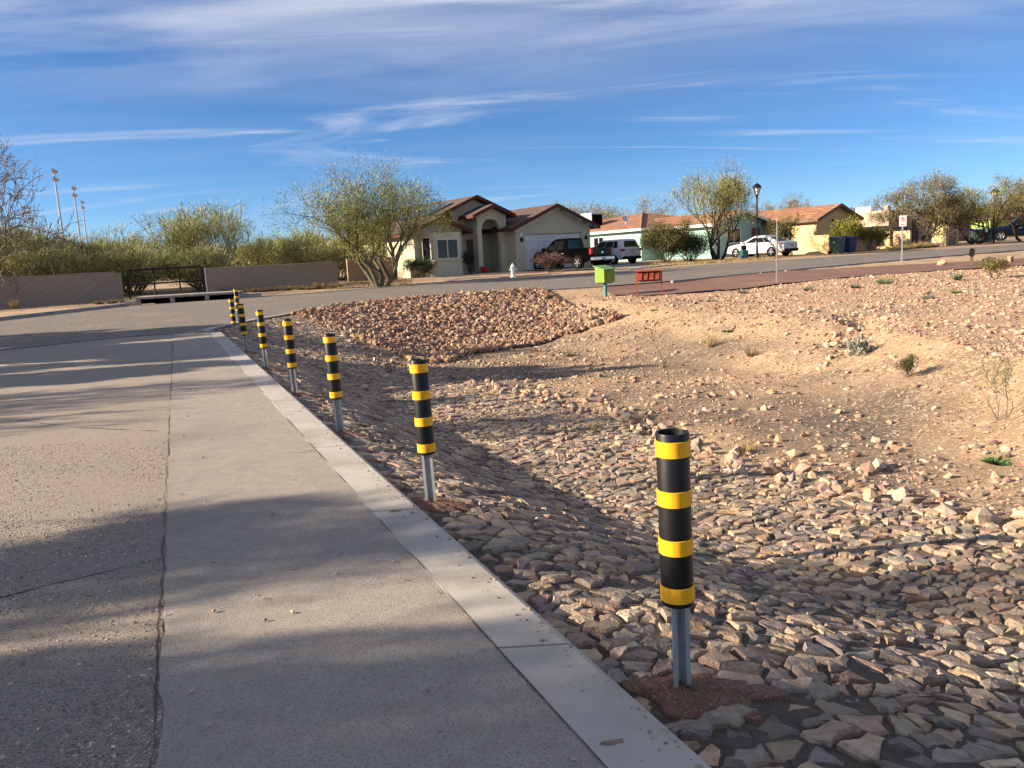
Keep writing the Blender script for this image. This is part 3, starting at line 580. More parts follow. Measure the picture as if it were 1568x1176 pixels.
def hip_roof(root, x0, x1, y0, y1, z0, p, m_, fas, t=.12):
    h = (x1-x0)/2; zr = z0 + h*p; xm = (x0+x1)/2
    vs = [(x0, y0, z0), (x1, y0, z0), (x1, y1, z0), (x0, y1, z0), (xm, y0+h, zr), (xm, y1-h, zr)]; vs += [(a, b, c-t) for a, b, c in vs[:4]]
    o = MB().add(vs, [(0, 1, 4), (1, 2, 5, 4), (2, 3, 5), (3, 0, 4, 5), (0, 6, 7, 1), (1, 7, 8, 2), (2, 8, 9, 3), (3, 9, 6, 0), (9, 8, 7, 6)]).build('roof', m_, root)
    f = MB(); g = .03
    f.box(x0-g, x1+g, y0-g, y0-.002, z0-t-.06, z0+.01); f.build('fascia', fas, o)
    MB().box(x0-g, x0-.002, y0, y1, z0-t-.06, z0+.01).build('fascia', fas, o)
    for (a, b) in (((x0, y0, z0), (xm, y0+h, zr)), ((x1, y0, z0), (xm, y0+h, zr))):
        MB().tube([Vector(a)+Vector((0, 0, .03)), Vector(b)+Vector((0, 0, .05))], .09, 6).build('hip_cap', m_, o)
    return o
def window(root, face, at, a0, a1, z0, z1, n=1, fm='window_frame'):
    """face 'front': plane y = at looking to -y; 'left': plane x = at looking to -x"""
    def bx(mb, p0, p1, q0, q1, d0, d1):
        return mb.box(p0, p1, at-d1, at-d0, q0, q1) if face == 'front' else mb.box(at-d1, at-d0, p0, p1, q0, q1)
    f = .07; fr = MB(); bx(fr, a0-f, a1+f, z1, z1+f, .002, .06); bx(fr, a0-f, a1+f, z0-f, z0, .002, .07); bx(fr, a0-f, a0, z0, z1, .002, .06); bx(fr, a1, a1+f, z0, z1, .002, .06)
    w = (a1-a0)/n
    for k_ in range(1, n): bx(fr, a0+k_*w-.03, a0+k_*w+.03, z0, z1, .002, .05)
    o = fr.build('window', M[fm], root)
    for k_ in range(n): bx(MB(), a0+k_*w+.01, a0+(k_+1)*w-.01, z0+.005, z1-.005, .004, .022).build('pane', M['glass'], o)
    return o
def garage_door(root, x0, x1, z1, y, m_, rows=4, cols=4):
    o = MB().box(x0, x1, y, y+.05, -.1, z1).build('garage_door', M[m_], root); h = z1/rows; w = (x1-x0)/cols
    for r in range(rows):
        for c_ in range(cols): MB().box(x0+c_*w+.04, x0+(c_+1)*w-.04, y-.022, y+.001, r*h+.04, (r+1)*h-.04, bev=.012).build('panel', M[m_], o)
    return o

# --- the cream house with the arched porch and the two-car garage
h1 = thing('cream_house', 'cream stucco house with brown gabled roofs, arched porch and white garage door', 'house', (0.72, 50.0, .80), TH)
SCM = M['stucco_cream']
w = MB(); w.prism([(-6.6, 12), (-6.6, 1.3), (-3.2, 1.3), (-3.2, 3.2), (0.02, 3.2), (0.02, 12)], -.5, 2.72)
w.prism_y([(-6.6, 2.715), (-3.2, 2.715), (-4.9, 3.40)], 1.3, 1.55)
w.prism_y([(-3.2, 2.715), (0.3, 2.715), (0.3, 3.95), (-1.5, 4.62), (-3.2, 3.95)], 2.45, 2.7)
w.build('wall', SCM, h1)
b = MB().prism([(-6.3, 1.31), (-5.68, .5), (-3.78, .5), (-3.35, 1.31)], -.5, .78).prism([(-6.25, 1.31), (-5.65, .54), (-3.8, .54), (-3.38, 1.31)], .86, 2.5).prism([(-6.36, 1.31), (-5.7, .44), (-3.76, .44), (-3.3, 1.31)], .78, .86)
bay = b.build('bay', SCM, h1)
window(h1, 'front', .54, -5.45, -4.05, .95, 2.05, 2)
wl = window(h1, 'front', 0, -.24, .24, .95, 2.2, 1); wl.location = (-5.97, .91, 0); wl.rotation_euler = (0, 0, math.atan2(.54-1.31, -5.65+6.25))
window(h1, 'left', -6.6, 5.2, 6.4, 1.1, 2.1, 2)
# porch
pw = MB(); pw.prism_y([(-2.22, -.5), (-1.9, -.5), (-1.9, 2.72), (-1.72, 3.08), (-1.5, 3.26), (-.9, 3.26), (-.68, 3.08), (-.5, 2.72), (-.5, -.5), (-.003, -.5), (-.003, 3.52), (-1.11, 3.98), (-2.22, 3.52)], 1.0, 1.32)
pw.box(-2.22, -1.92, 1.322, 1.62, -.5, 3.5); pw.box(-2.22, -1.92, 1.622, 2.448, 2.95, 3.5)
pw.build('porch', SCM, h1)
pdoor = MB().box(-1.75, -.85, 3.14, 3.198, 0, 2.1).build('door', M['door_brown'], h1); MB().lathe([(.03, -.02), (.035, 0), (0.0, .03)], 8, (-.95, 3.11, 1.0), 'y').build('handle', M['steel'], pdoor)
MB().box(-2.9, -2.3, 3.12, 3.198, .9, 2.05).build('window', M['glass'], h1)
# garage block
g = MB(); g.prism_y([(0, -.5), (.72, -.5), (.72, 2.22), (5.45, 2.22), (5.45, -.5), (6.2, -.5), (6.2, 2.72), (3.1, 3.96), (0, 2.72)], 0, .25)
g.box(0.0, .25, .252, 7.6, -.5, 2.72); g.box(5.95, 6.2, .252, 7.6, -.5, 2.72); g.build('garage_wall', SCM, h1)
garage_door(h1, .722, 5.448, 2.2, .14, 'garage_white')
gable_roof(h1, -.5, 6.7, -.5, 9.0, 2.62, .41, M['roof_brown'], M['fascia'])
gable_roof(h1, -2.75, .5, .55, 4.2, 3.52, .41, M['roof_brown'], M['fascia'])
gable_roof(h1, -7.1, -2.7, .75, 5.0, 2.60, .41, M['roof_brown'], M['fascia'])
mr = gable_roof(h1, -7.12, 1.0, 1.95, 12.6, 2.55, .41, M['roof_brown'], M['fascia'], xm=-1.5)
# solar panels on the left slope
ang = math.atan(.41)
for a in range(2):
    for c_ in range(4):
        P = MB().box(-.48, .48, -.8, .8, 0, .04).build('solar_panel', M['solar'], h1)
        sx = -3.0 - a*1.02; P.location = (sx, 4.0 + c_*1.66, 2.55 + (sx+7.12)*.41 + .07); P.rotation_euler = (0, -ang, 0)
# icicle lights along the garage rake, wall lamps
il = MB(); rr = random.Random(3)
for k_ in range(46):
    x = -.3 + k_*.148; z = 2.62 + .41*(3.6-abs(x-3.1)) - .24 - .41*0; L_ = rr.uniform(.04, .16)
    il.box(x-.012, x+.012, -.53, -.51, z-L_, z)
tag(il.build('string_lights', M['white_paint'], h1), kind='stuff')
for x in (.42, 5.8):
    o = MB().box(x-.07, x+.07, -.12, -.002, 1.75, 2.0, bev=.02).build('wall_lamp', M['black_metal'], h1)
o = MB().box(.33, .50, -.02, -.002, 2.1, 2.32).build('house_number', M['white_paint'], h1)

# --- the mint-green house
h2 = thing('mint_house', 'mint green house with orange hip roof and a rooftop cooler', 'house', (10.85, 62.0, .85), TH)
SM = M['stucco_mint']
w = MB().prism([(0, 0), (11, 0), (11, 14), (0, 14)], -.5, 2.45); w.build('wall', SM, h2)
w = MB().prism([(1.63, -5.9), (7.7, -5.9), (7.7, -.002), (1.63, -.002)], -.5, 2.45).prism_y([(1.63, 2.448), (7.7, 2.448), (4.66, 3.30)], -5.9, -5.6); w.build('wing', SM, h2)
hr2 = hip_roof(h2, -.45, 11.45, -.45, 14.4, 2.48, .25, M['roof_orange'], M['trim_mint'])
gable_roof(h2, 1.15, 8.2, -6.4, 5.0, 2.42, .28, M['roof_orange'], M['trim_mint'])
window(h2, 'left', 0, 4.5, 5.7, 1.05, 2.0, 2, 'trim_mint'); window(h2, 'left', 1.63, -3.4, -2.2, 1.0, 2.0, 2, 'trim_mint'); window(h2, 'front', -5.9, 3.2, 4.6, 1.0, 2.0, 2, 'trim_mint')
d = MB().box(6.0, 6.95, -5.96, -5.902, -.2, 2.05).build('door', M['door_brown'], h2); MB().lathe([(.03, -.02), (.035, 0), (0, .03)], 8, (6.1, -6.0, 1), 'y').build('handle', M['steel'], d)
# rooftop cooler and its drum, dish
ac = MB().box(1.2, 2.5, 7.4, 8.9, 2.8, 4.25, bev=.03).build('cooler', M['cooler_beige'], hr2); 
MB().box(2.503, 2.52, 7.6, 8.7, 3.2, 4.15).build('grille', M['dark'], h2)
MB().box(1.3, 2.4, 7.36, 7.398, 3.15, 4.1).build('grille', M['dark'], h2)
dr = MB().prism_x([(y, z) for y, z in [(9.0, 3.0), (9.0, 3.7), (9.15, 3.98), (9.4, 4.1), (9.8, 4.1), (10.05, 3.98), (10.2, 3.7), (10.2, 3.0)]], 1.2, 2.3); dr.build('duct', M['metal_grey'], hr2)
ds = MB().lathe([(0.001, -.05), (.15, -.04), (.28, .0), (.29, .0), (.15, -.055)], 14, (0, 0, 0)); dsh = ds.build('dish', M['metal_grey'], hr2, 40); dsh.location = (1.7, 3.6, 3.45); dsh.rotation_euler = (R_(60), 0, R_(-20))
MB().tube([(1.7, 3.6, 2.95), (1.7, 3.62, 3.4)], .025, 6).build('dish_arm', M['metal_grey'], hr2)

# --- the tan house with the low gable
h3 = thing('tan_house', 'tan house with orange tiled gable roof behind a yellow block wall', 'house', (22.95, 57.5, .62), TH)
ST = M['stucco_tan']
MB().prism([(0, 0), (4.95, 0), (4.95, 10), (0, 10)], -.5, 2.6).prism_y([(0, 2.598), (4.95, 2.598), (3.3, 3.33), (2.475, 3.45), (1.65, 3.33)], 0, .25).build('wall', ST, h3)
gable_roof(h3, -.42, 5.4, -.4, 10.4, 2.58, .375, M['roof_orange'], M['door_brown'])
garage_door(h3, 2.5, 4.3, 2.15, -.06, 'door_brown', 4, 2)
window(h3, 'left', 0, 2.4, 3.4, 1.0, 2.0, 1); window(h3, 'left', 0, 6.0, 7.2, 1.0, 2.0, 2)
MB().box(1.9, 2.1, -.14, -.002, 2.35, 2.55, bev=.03).build('wall_lamp', M['black_metal'], h3)
# --- the flat-roofed pinkish house
h4 = thing('flat_roof_house', 'flat roofed pinkish beige house with a white rooftop box', 'house', (29.6, 60.2, .85), TH)
MB().box(0, 6.5, 0, 9, -.5, 2.65).build('wall', M['stucco_pink'], h4)
MB().box(-.03, 6.53, -.03, .2, 2.652, 2.85).box(-.03, .2, .202, 9.03, 2.652, 2.85).build('parapet', M['stucco_beige'], h4)
MB().box(.9, 1.9, 2.0, 3.3, 2.66, 3.25, bev=.04).build('cooler', M['white_paint'], h4); MB().box(.5, .95, .4, .8, 2.66, 3.2).build('chimney', M['stucco_pink'], h4)
window(h4, 'front', 0, 1.2, 2.6, .9, 2.0, 2); window(h4, 'left', 0, 3.2, 4.4, 1.0, 2.0, 2)
MB().box(3.4, 4.3, -.06, -.002, -.2, 2.05).build('door', M['door_brown'], h4)
# --- the yellow house with the brown garage
h5 = thing('yellow_house', 'small yellow house with a low brown roof and shaded garage', 'house', (43.0, 75.5, .90), TH)
MB().box(0, 4.4, 0, 9, -.5, 2.3).build('wall', M['stucco_yellow'], h5); hip_roof(h5, -.4, 4.8, -.5, 9.4, 2.3, .14, M['roof_brown'], M['door_brown']); garage_door(h5, .5, 3.9, 2.05, -.06, 'door_brown')
window(h5, 'left', 0, 2.5, 3.6, 1, 1.9, 2)
h6 = thing('lime_house', 'bright lime green house glimpsed behind the right hand trees', 'house', (56.0, 90.0, 1.0), TH)
MB().box(0, 7, 0, 9, -.5, 2.25).build('wall', M['stucco_lime'], h6); hip_roof(h6, -.3, 7.3, -.3, 9.3, 2.25, .15, M['roof_brown'], M['door_brown']); window(h6, 'left', 0, 3.0, 4.2, .9, 1.8, 2)
h7 = thing('beige_house', 'beige house at the right edge beyond the trees', 'house', (66.0, 92.0, 1.0), TH)
MB().box(0, 8, 0, 10, -.5, 2.3).build('wall', M['stucco_beige'], h7); hip_roof(h7, -.4, 8.4, -.4, 10.4, 2.3, .2, M['roof_orange'], M['door_brown']); window(h7, 'left', 0, 3.0, 4.2, .9, 1.8, 2)

# --- garden walls in front of them
yw = thing('yellow_block_wall', 'sunlit yellow block wall standing right behind the white sedan', 'wall', (22.6, 54.4, .45), TH)
MB().box(0, .2, 0, 7.0, 0, 1.5).build('wall_panel', M['stucco_tan'], yw); MB().box(.202, 2.2, .02, .2, 0, 1.48).build('return_panel', M['stucco_tan'], yw); MB().box(-.02, .22, -.02, 7.02, 1.502, 1.56).build('coping', M['stucco_tan'], yw)
cw = thing('courtyard_wall', 'sunlit yellow courtyard wall with narrow slots beside the no parking sign', 'wall', (29.1, 56.0, .60), TH)
MB().box(0, .22, 0, 1.25, 0, 1.42).build('wall_panel', M['stucco_tan'], cw); MB().box(0, .22, 1.25, 1.5, 0, .35).build('sill_panel', M['stucco_tan'], cw); MB().box(0, .22, 1.5, 2.2, 0, 1.42).build('wall_panel', M['stucco_tan'], cw)
MB().box(.03, .2, 2.2, 3.3, 0, .5).build('low_panel', M['block_brown'], cw); MB().box(-.03, .27, 3.3, 3.65, 0, 1.42).build('pillar', M['stucco_tan'], cw)
gt = MB(); gt.box(.09, .13, 2.22, 3.28, 1.32, 1.36).box(.09, .13, 2.22, 3.28, .56, .6)
for k_ in range(9): gt.box(.1, .12, 2.25+k_*.12, 2.275+k_*.12, .6, 1.32)
gt.build('grille', M['black_metal'], cw)
gp = thing('gate_pillar', 'pair of tan gate pillars with a dark panel in front of the yellow house', 'wall', (32.6, 57.6, .66), TH)
MB().box(0, .35, 0, .35, 0, 1.35).build('pillar', M['stucco_tan'], gp); MB().box(.352, 1.55, .1, .2, .1, 1.3).build('panel', M['block_brown'], gp); MB().box(1.552, 1.9, 0, .35, 0, 1.3).build('pillar', M['stucco_tan'], gp)

# --- the long grey block walls on the left, block by block
def block_wall(name, label, p0, p1, z0, z1, rows, m_, bw=.4, cap=True):
    d = Vector((p1[0]-p0[0], p1[1]-p0[1])); L_ = d.length; root = thing(name, label, 'wall', (p0[0], p0[1], z0), math.atan2(d.y, d.x)); h = (z1-z0)/rows
    core = MB().box(.02, L_-.02, .015, .135, -.5, z1-z0-.02).build('core', m_, root)
    full = MB().box(.002, bw-.002, 0, .15, .002, h-.002, bev=.004); half = MB().box(.002, bw/2-.002, 0, .15, .002, h-.002, bev=.004)
    mf = bpy.data.meshes.new('block'); mf.from_pydata(full.v, [], full.f); mf.materials.append(m_); mh = bpy.data.meshes.new('block'); mh.from_pydata(half.v, [], half.f); mh.materials.append(m_); n = int(L_/bw); cnt = 0
    for r in range(rows):
        xs = [(k_*bw, mf) for k_ in range(n)] if r % 2 == 0 else [(0, mh)] + [(bw/2+k_*bw, mf) for k_ in range(n-1)] + [(bw/2+(n-1)*bw, mh)]
        for x, me in xs:
            o = link('block', me, root); o.location = (x, 0, r*h); cnt += 1
    if cap: MB().box(-.01, n*bw+.01, -.012, .162, z1-z0+.002, z1-z0+.05, bev=.012).build('coping', m_, root)
    return root
block_wall('block_wall', 'grey block wall on the far left, ending at the black railing', (-29.0, 35.2), (-19.55, 39.7), .36, 1.86, 7, M['block_grey'], .6)
block_wall('block_wall', 'grey block wall between the black railing and the brown wall', (-15.75, 40.95), (-9.1, 42.3), .42, 1.80, 7, M['block_grey'], .6)
block_wall('brown_block_wall', 'short brown block wall closing the yard left of the cream house', (-9.4, 46.3), (-6.9, 47.8), .45, 1.95, 7, M['block_brown'], .4)
# --- black pipe railing over the drain
rl = thing('pipe_railing', 'black pipe railing between the two grey block walls', 'railing', (0, 0, 0))
A = Vector((-19.3, 39.75, .42)); B = Vector((-15.92, 40.9, .44)); H_ = Vector((0, 0, 1.52)); up = Vector((0, 0, 1))
MB().tube([A+up*0, A+H_*.94, A+H_+ (B-A)*.02, B+H_ - (B-A)*.02, B+H_*.94, B], .05, 8).build('frame', M['black_metal'], rl)
MB().tube([A+H_*.52, B+H_*.52], .04, 8).build('rail', M['black_metal'], rl)
for t in (.34, .68): MB().tube([A.lerp(B, t), A.lerp(B, t)+H_], .045, 8).build('post', M['black_metal'], rl)
MB().tube([B+Vector((.14, .02, -.2)), B+Vector((.14, .02, 1.42))], .035, 8).build('end_post', M['white_paint'], rl)
# --- storm drain inlet under it
dn = thing('drain_inlet', 'concrete storm drain inlet with a dark slot below the black railing', 'drain', (-16.62, 34.75, zb(35.0)), math.atan2(35.75-34.75, -12.25+16.62))
Ld = 4.45; MB().box(0, Ld, -.02, 1.5, .25, .37, bev=.03).build('lid', M['concrete_old'], dn)
for x in (-.02, 1.42, 2.9, Ld-.16): MB().box(x, x+.18, .0, .22, -.1, .248).build('pier', M['concrete_old'], dn)
MB().box(0, Ld, .9, 1.0, -.6, .247).build('back_wall', M['dark'], dn); MB().box(-.5, -.021, .05, .3, -.1, .22, bev=.03).build('wing', M['concrete_old'], dn); MB().box(Ld+.02, Ld+.9, .05, .3, -.1, .25, bev=.03).build('wing', M['concrete_old'], dn)

# driveways
M['drive'] = mat('drive', (0.30, 0.26, 0.22), (0.24, 0.21, 0.18), 0.95, 1.5, .2, 40)
M['yard'] = mat('yard', (0.36, 0.23, 0.16), (0.28, 0.18, 0.125), 0.95, 3, .6, 30, c3=(0.42, 0.31, 0.2), c3scale=.7, speck=((0.5, .37, .27), 14, .7, .85))
def patch(name, label, poly, m_, dz=.03, zmin=None):
    from mathutils.geometry import tessellate_polygon
    P = np.array(poly, float); lo, hi = P.min(0), P.max(0); st = .7; gx = np.arange(lo[0], hi[0]+st, st); gy = np.arange(lo[1], hi[1]+st, st)
    def inside(x, y):
        r = False; n = len(P)
        for i in range(n):
            x1, y1 = P[i]; x2, y2 = P[i-1]
            if (y1 > y) != (y2 > y) and x < (x2-x1)*(y-y1)/(y2-y1)+x1: r = not r
        return r
    q = MB(); idx = {}; GX, GY = np.meshgrid(gx, gy, indexing='ij'); GZ = ground(GX, GY)
    def vid(i, j):
        if (i, j) not in idx: idx[(i, j)] = len(q.v); q.v.append((gx[i], gy[j], GZ[i, j] + dz))
        return idx[(i, j)]
    for i in range(len(gx)-1):
        for j in range(len(gy)-1):
            if inside(gx[i]+st/2, gy[j]+st/2): q.f.append((vid(i, j), vid(i+1, j), vid(i+1, j+1), vid(i, j+1))); q.mi.append(0)
    return tag(q.build(name, m_, None, 60), label, kind='structure')
def loc2w(o, pts):
    c_, s_ = math.cos(o.rotation_euler[2]), math.sin(o.rotation_euler[2]); return [(o.location[0]+x*c_-y*s_, o.location[1]+x*s_+y*c_) for x, y in pts]
patch('driveway', 'pale driveway in front of the white garage door', loc2w(h1, [(.3, .6), (8.6, .6), (9.2, -7.6), (1.8, -8.6)]), M['drive'], .05)
patch('driveway', 'driveway under the white sedan', loc2w(h2, [(8.2, 0), (13.0, 0), (13.6, -13.4), (7.6, -13.2)]), M['drive'], .05)
patch('yard', 'gravel front yard of the cream house', [(-9, 39.5), (-4.4, 40.0), (0, 42.0), (3.0, 43.6), (.7, 50.6), (-6, 47.5), (-9.5, 46)], M['yard'], .04)
# ------------------------------------------------------------------ vehicles
def paint(name, c, coat=1.0, rough=.5):
    m = mat(name, c, None, rough, spec=.0, coat=coat*.25); m.node_tree.nodes['Principled BSDF'].inputs['Coat Roughness'].default_value = .03; return m
M['car_black'] = paint('car_black', (0.002, 0.002, 0.0023)); M['car_white'] = paint('car_white', (0.62, 0.62, 0.61)); M['car_blue'] = paint('car_blue', (0.004, 0.006, 0.016))
M['rubber'] = mat('rubber', (0.008, 0.008, 0.008), (0.012, 0.011, 0.010), .85, 20, spec=.1); M['chrome'] = mat('chrome', (0.62, 0.62, 0.62), None, .22, metal=.9)
M['tail'] = mat('tail', (0.40, 0.01, 0.012), (0.30, 0.006, 0.008), .25, 30, spec=.5); M['lens'] = mat('lens', (0.6, 0.6, 0.6), None, .15, spec=.6); M['trim_black'] = mat('trim_black', (0.006, 0.006, 0.006), None, .6, spec=.15)
M['plate'] = mat('plate', (0.45, 0.5, 0.55), (0.25, 0.28, 0.4), .5, 30)
def wheel(root, x, y, r, wd, side):
    w = MB().lathe([(r*.62, -wd/2), (r*.9, -wd/2), (r*.98, -wd*.36), (r, -wd*.2), (r, wd*.2), (r*.98, wd*.36), (r*.9, wd/2), (r*.62, wd/2), (r*.60, wd*.2), (r*.60, -wd*.2), (r*.62, -wd/2)], 24, (0, 0, 0), 'y', caps=False).build('wheel', M['rubber'], root, 40); w.location = (x, y, r)
    rm = MB(); f = side*wd*.42; 
    rm.lathe([(r*.64, f-side*.06), (r*.64, f), (r*.56, f-side*.02)] if side > 0 else [(r*.56, f-side*.02), (r*.64, f), (r*.64, f-side*.06)], 24, (0, 0, 0), 'y', caps=False)
    for k_ in range(5):
        a = 2*math.pi*k_/5 + .3; c_, s_ = math.cos(a), math.sin(a); q = MB().box(r*.1, r*.6, -.012, .012, -r*.10, r*.10); q.xf(Matrix.Translation((0, f-side*.005, 0)) @ Matrix.Rotation(a, 4, 'Y')); rm.add(q.v, q.f)
    rm.lathe([(r*.15, f-.02), (r*.15, f+.02)], 10, (0, 0, 0), 'y'); rm.build('rim', M['chrome'], w); MB().lathe([(r*.55, f-side*.07), (r*.55, f-side*.075)], 20, (0, 0, 0), 'y').build('brake', M['dark'], w)
    return w
def loft(sections, closed=True):
    """sections: equal-length lists of (x, y, z), mirrored in y"""
    q = MB(); rings = []
    for s_ in sections: rings.append([(x, y, z) for x, y, z in s_] + [(x, -y, z) for x, y, z in s_[::-1]])
    n = len(rings[0]); vs = [p_ for r in rings for p_ in r]
    fs = [(i*n+j, i*n+(j+1) % n, (i+1)*n+(j+1) % n, (i+1)*n+j) for i in range(len(rings)-1) for j in range(n)]
    fs += [tuple(range(n-1, -1, -1)), tuple(range((len(rings)-1)*n, len(rings)*n))]
    return q.add(vs, fs)
def body(st):
    secs = []
    for x, hw, zl, zbt, zt in st: secs.append([(x, hw*.72, zl), (x, hw*.94, zl+.05), (x, hw, zl+(zbt-zl)*.45), (x, hw*.985, zbt-.06), (x, hw*.93, zbt), (x, hw*.72, zt), (x, hw*.3, zt+.012)])
    return loft(secs)
def cabin(xb0, xb1, xr0, xr1, z0, z1, hb, hr):
    """greenhouse: lower ring at the belt, upper ring at the roof, crowned roof"""
    def ring(x0, x1, h, z, c_): return [(x0, h-c_, z), (x0+c_*1.2, h, z), ((x0+x1)/2, h+.01, z), (x1-c_*1.8, h, z), (x1, h-c_*1.6, z)]
    R = [ring(xb0, xb1, hb, z0, .12), ring(xr0-.06, xr1+.1, hr, z1-.07, .14), ring(xr0+.04, xr1-.02, hr-.09, z1-.01, .14), ring(xr0+.35, xr1-.35, hr-.45, z1+.012, .1)]
    rings = [[p_ for p_ in r] + [(x, -y, z) for x, y, z in r[::-1]] for r in R]; n = 10; vs = [p_ for r in rings for p_ in r]
    fs = [(i*n+j, (i+1)*n+j, (i+1)*n+(j+1) % n, i*n+(j+1) % n) for i in range(3) for j in range(n)] + [tuple(range(3*n, 4*n))]
    return MB().add(vs, fs)
def side_glass(root, xb0, xb1, xr0, xr1, z0, z1, hb, hr, cuts, t0=.10, t1=.90):
    """dark side windows in panes between the cuts (0 rear .. 1 front), on both sides"""
    def P(u, t, s_):
        xa = xb0 + .2 + (xb1-.3-xb0-.2)*u; xz = xr0 + .06 + (xr1-.06-xr0-.06)*u; zz = z0 + (z1-.07-z0)*t; y = hb + (hr-hb)*t + .012
        return (xa+(xz-xa)*t, s_*(y+.006), zz)
    for s_ in (1, -1):
        for a, b in cuts:
            o = MB().add([P(a, t0, s_), P(b, t0, s_), P(b, t1, s_), P(a, t1, s_)], [(0, 1, 2, 3) if s_ < 0 else (3, 2, 1, 0)]).build('side_window', M['glass'], root)
def end_glass(root, xb, xr, z0, z1, hb, hr, front, t0=.1, t1=.92, name='windscreen'):
    s_ = 1 if front else -1; zz = lambda t: z0+(z1-.07-z0)*t; xx = lambda t: xb+(xr-xb)*t + s_*.02; hh = lambda t: (hb-.2)+((hr-.16)-(hb-.2))*t
    MB().add([(xx(t0), -hh(t0), zz(t0)), (xx(t0), hh(t0), zz(t0)), (xx(t1), hh(t1), zz(t1)), (xx(t1), -hh(t1), zz(t1))], [(0, 1, 2, 3) if front else (3, 2, 1, 0)]).build(name, M['glass'], root)
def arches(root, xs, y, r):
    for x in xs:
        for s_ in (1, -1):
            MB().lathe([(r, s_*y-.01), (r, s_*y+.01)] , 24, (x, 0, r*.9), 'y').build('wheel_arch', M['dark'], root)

def pickup(label, loc, rz, paintm, group=None):
    c_ = thing('pickup_truck', label, 'pickup truck', loc, rz, group); P = M[paintm]
    body([(-2.92, .86, .62, 1.10, 1.12), (-2.86, .95, .50, 1.12, 1.14), (-1.0, .97, .46, 1.13, 1.15), (-.9, .98, .42, 1.13, 1.16), (1.2, .98, .42, 1.12, 1.18), (1.5, .97, .44, 1.08, 1.22), (2.5, .95, .46, 1.04, 1.16), (2.78, .90, .46, .95, 1.06), (2.92, .80, .50, .88, .92)]).build('body', P, c_, 35)
    cab = cabin(-.72, 1.45, -.62, .52, 1.12, 1.93, .93, .78).build('cab', P, c_, 35)
    side_glass(cab, -.72, 1.45, -.62, .52, 1.14, 1.93, .93, .78, [(0.02, .44), (.49, .93)]); end_glass(cab, 1.45, .62, 1.14, 1.93, .93, .78, True); end_glass(cab, -.72, -.68, 1.14, 1.93, .93, .78, False, name='rear_window')
    # open bed: rails round a dark floor
    bed = MB(); bed.box(-2.84, -.76, .80, .955, 1.13, 1.28, bev=.02); bed.box(-2.84, -.76, -.955, -.80, 1.13, 1.28, bev=.02); bed.build('bed_rail', P, c_)
    tg = MB().box(-2.97, -2.87, -.80, .80, .72, 1.29, bev=.025).build('tailgate', P, c_); MB().box(-2.995, -2.972, -.16, .16, 1.08, 1.15).build('handle', M['trim_black'], tg); MB().lathe([(.0, -2.985), (.075, -2.985), (.075, -2.972)], 12, (0, 0, .96), 'x').build('emblem', M['chrome'], tg)
    MB().box(-2.83, -.77, -.79, .79, 1.145, 1.165).build('bed_floor', M['dark'], c_)
    for s_ in (1, -1):
        MB().box(-2.955, -2.80, s_*.80 if s_ > 0 else -.972, .972 if s_ > 0 else -.80, .86, 1.22, bev=.02).build('tail_light', M['tail'], c_)
        MB().box(2.72, 2.90, s_*.52 if s_ > 0 else -.86, .86 if s_ > 0 else -.52, .84, 1.0, bev=.03).build('headlight', M['lens'], c_)
        m_ = MB().box(.98, 1.12, 1.0 if s_ > 0 else -1.24, 1.24 if s_ > 0 else -1.0, 1.16, 1.40, bev=.04).build('mirror', P, c_)
        for x in (-.55, .42): MB().box(x-.12, x+.12, s_*.985 if s_ > 0 else -1.02, 1.02 if s_ > 0 else -.985, .98, 1.02).build('door_handle', M['chrome'], c_)
        MB().box(-.85, 1.1, .94 if s_ > 0 else -1.04, 1.04 if s_ > 0 else -.94, .36, .42, bev=.02).build('running_board', M['trim_black'], c_)
    bp = MB().box(-3.12, -2.90, -.95, .95, .50, .70, bev=.04).build('rear_bumper', M['chrome'], c_); MB().box(-3.135, -3.122, -.16, .16, .54, .66).build('plate', M['plate'], bp)
    MB().box(2.86, 3.02, -.92, .92, .45, .68, bev=.05).build('front_bumper', M['chrome'], c_); MB().box(2.84, 2.95, -.5, .5, .70, .98, bev=.03).build('grille', M['chrome'], c_)
    arches(c_, (-1.78, 1.80), .952, .47)
    for x in (-1.78, 1.80):
        for s_ in (1, -1): wheel(c_, x, s_*.86, .41, .28, s_)
    return c_
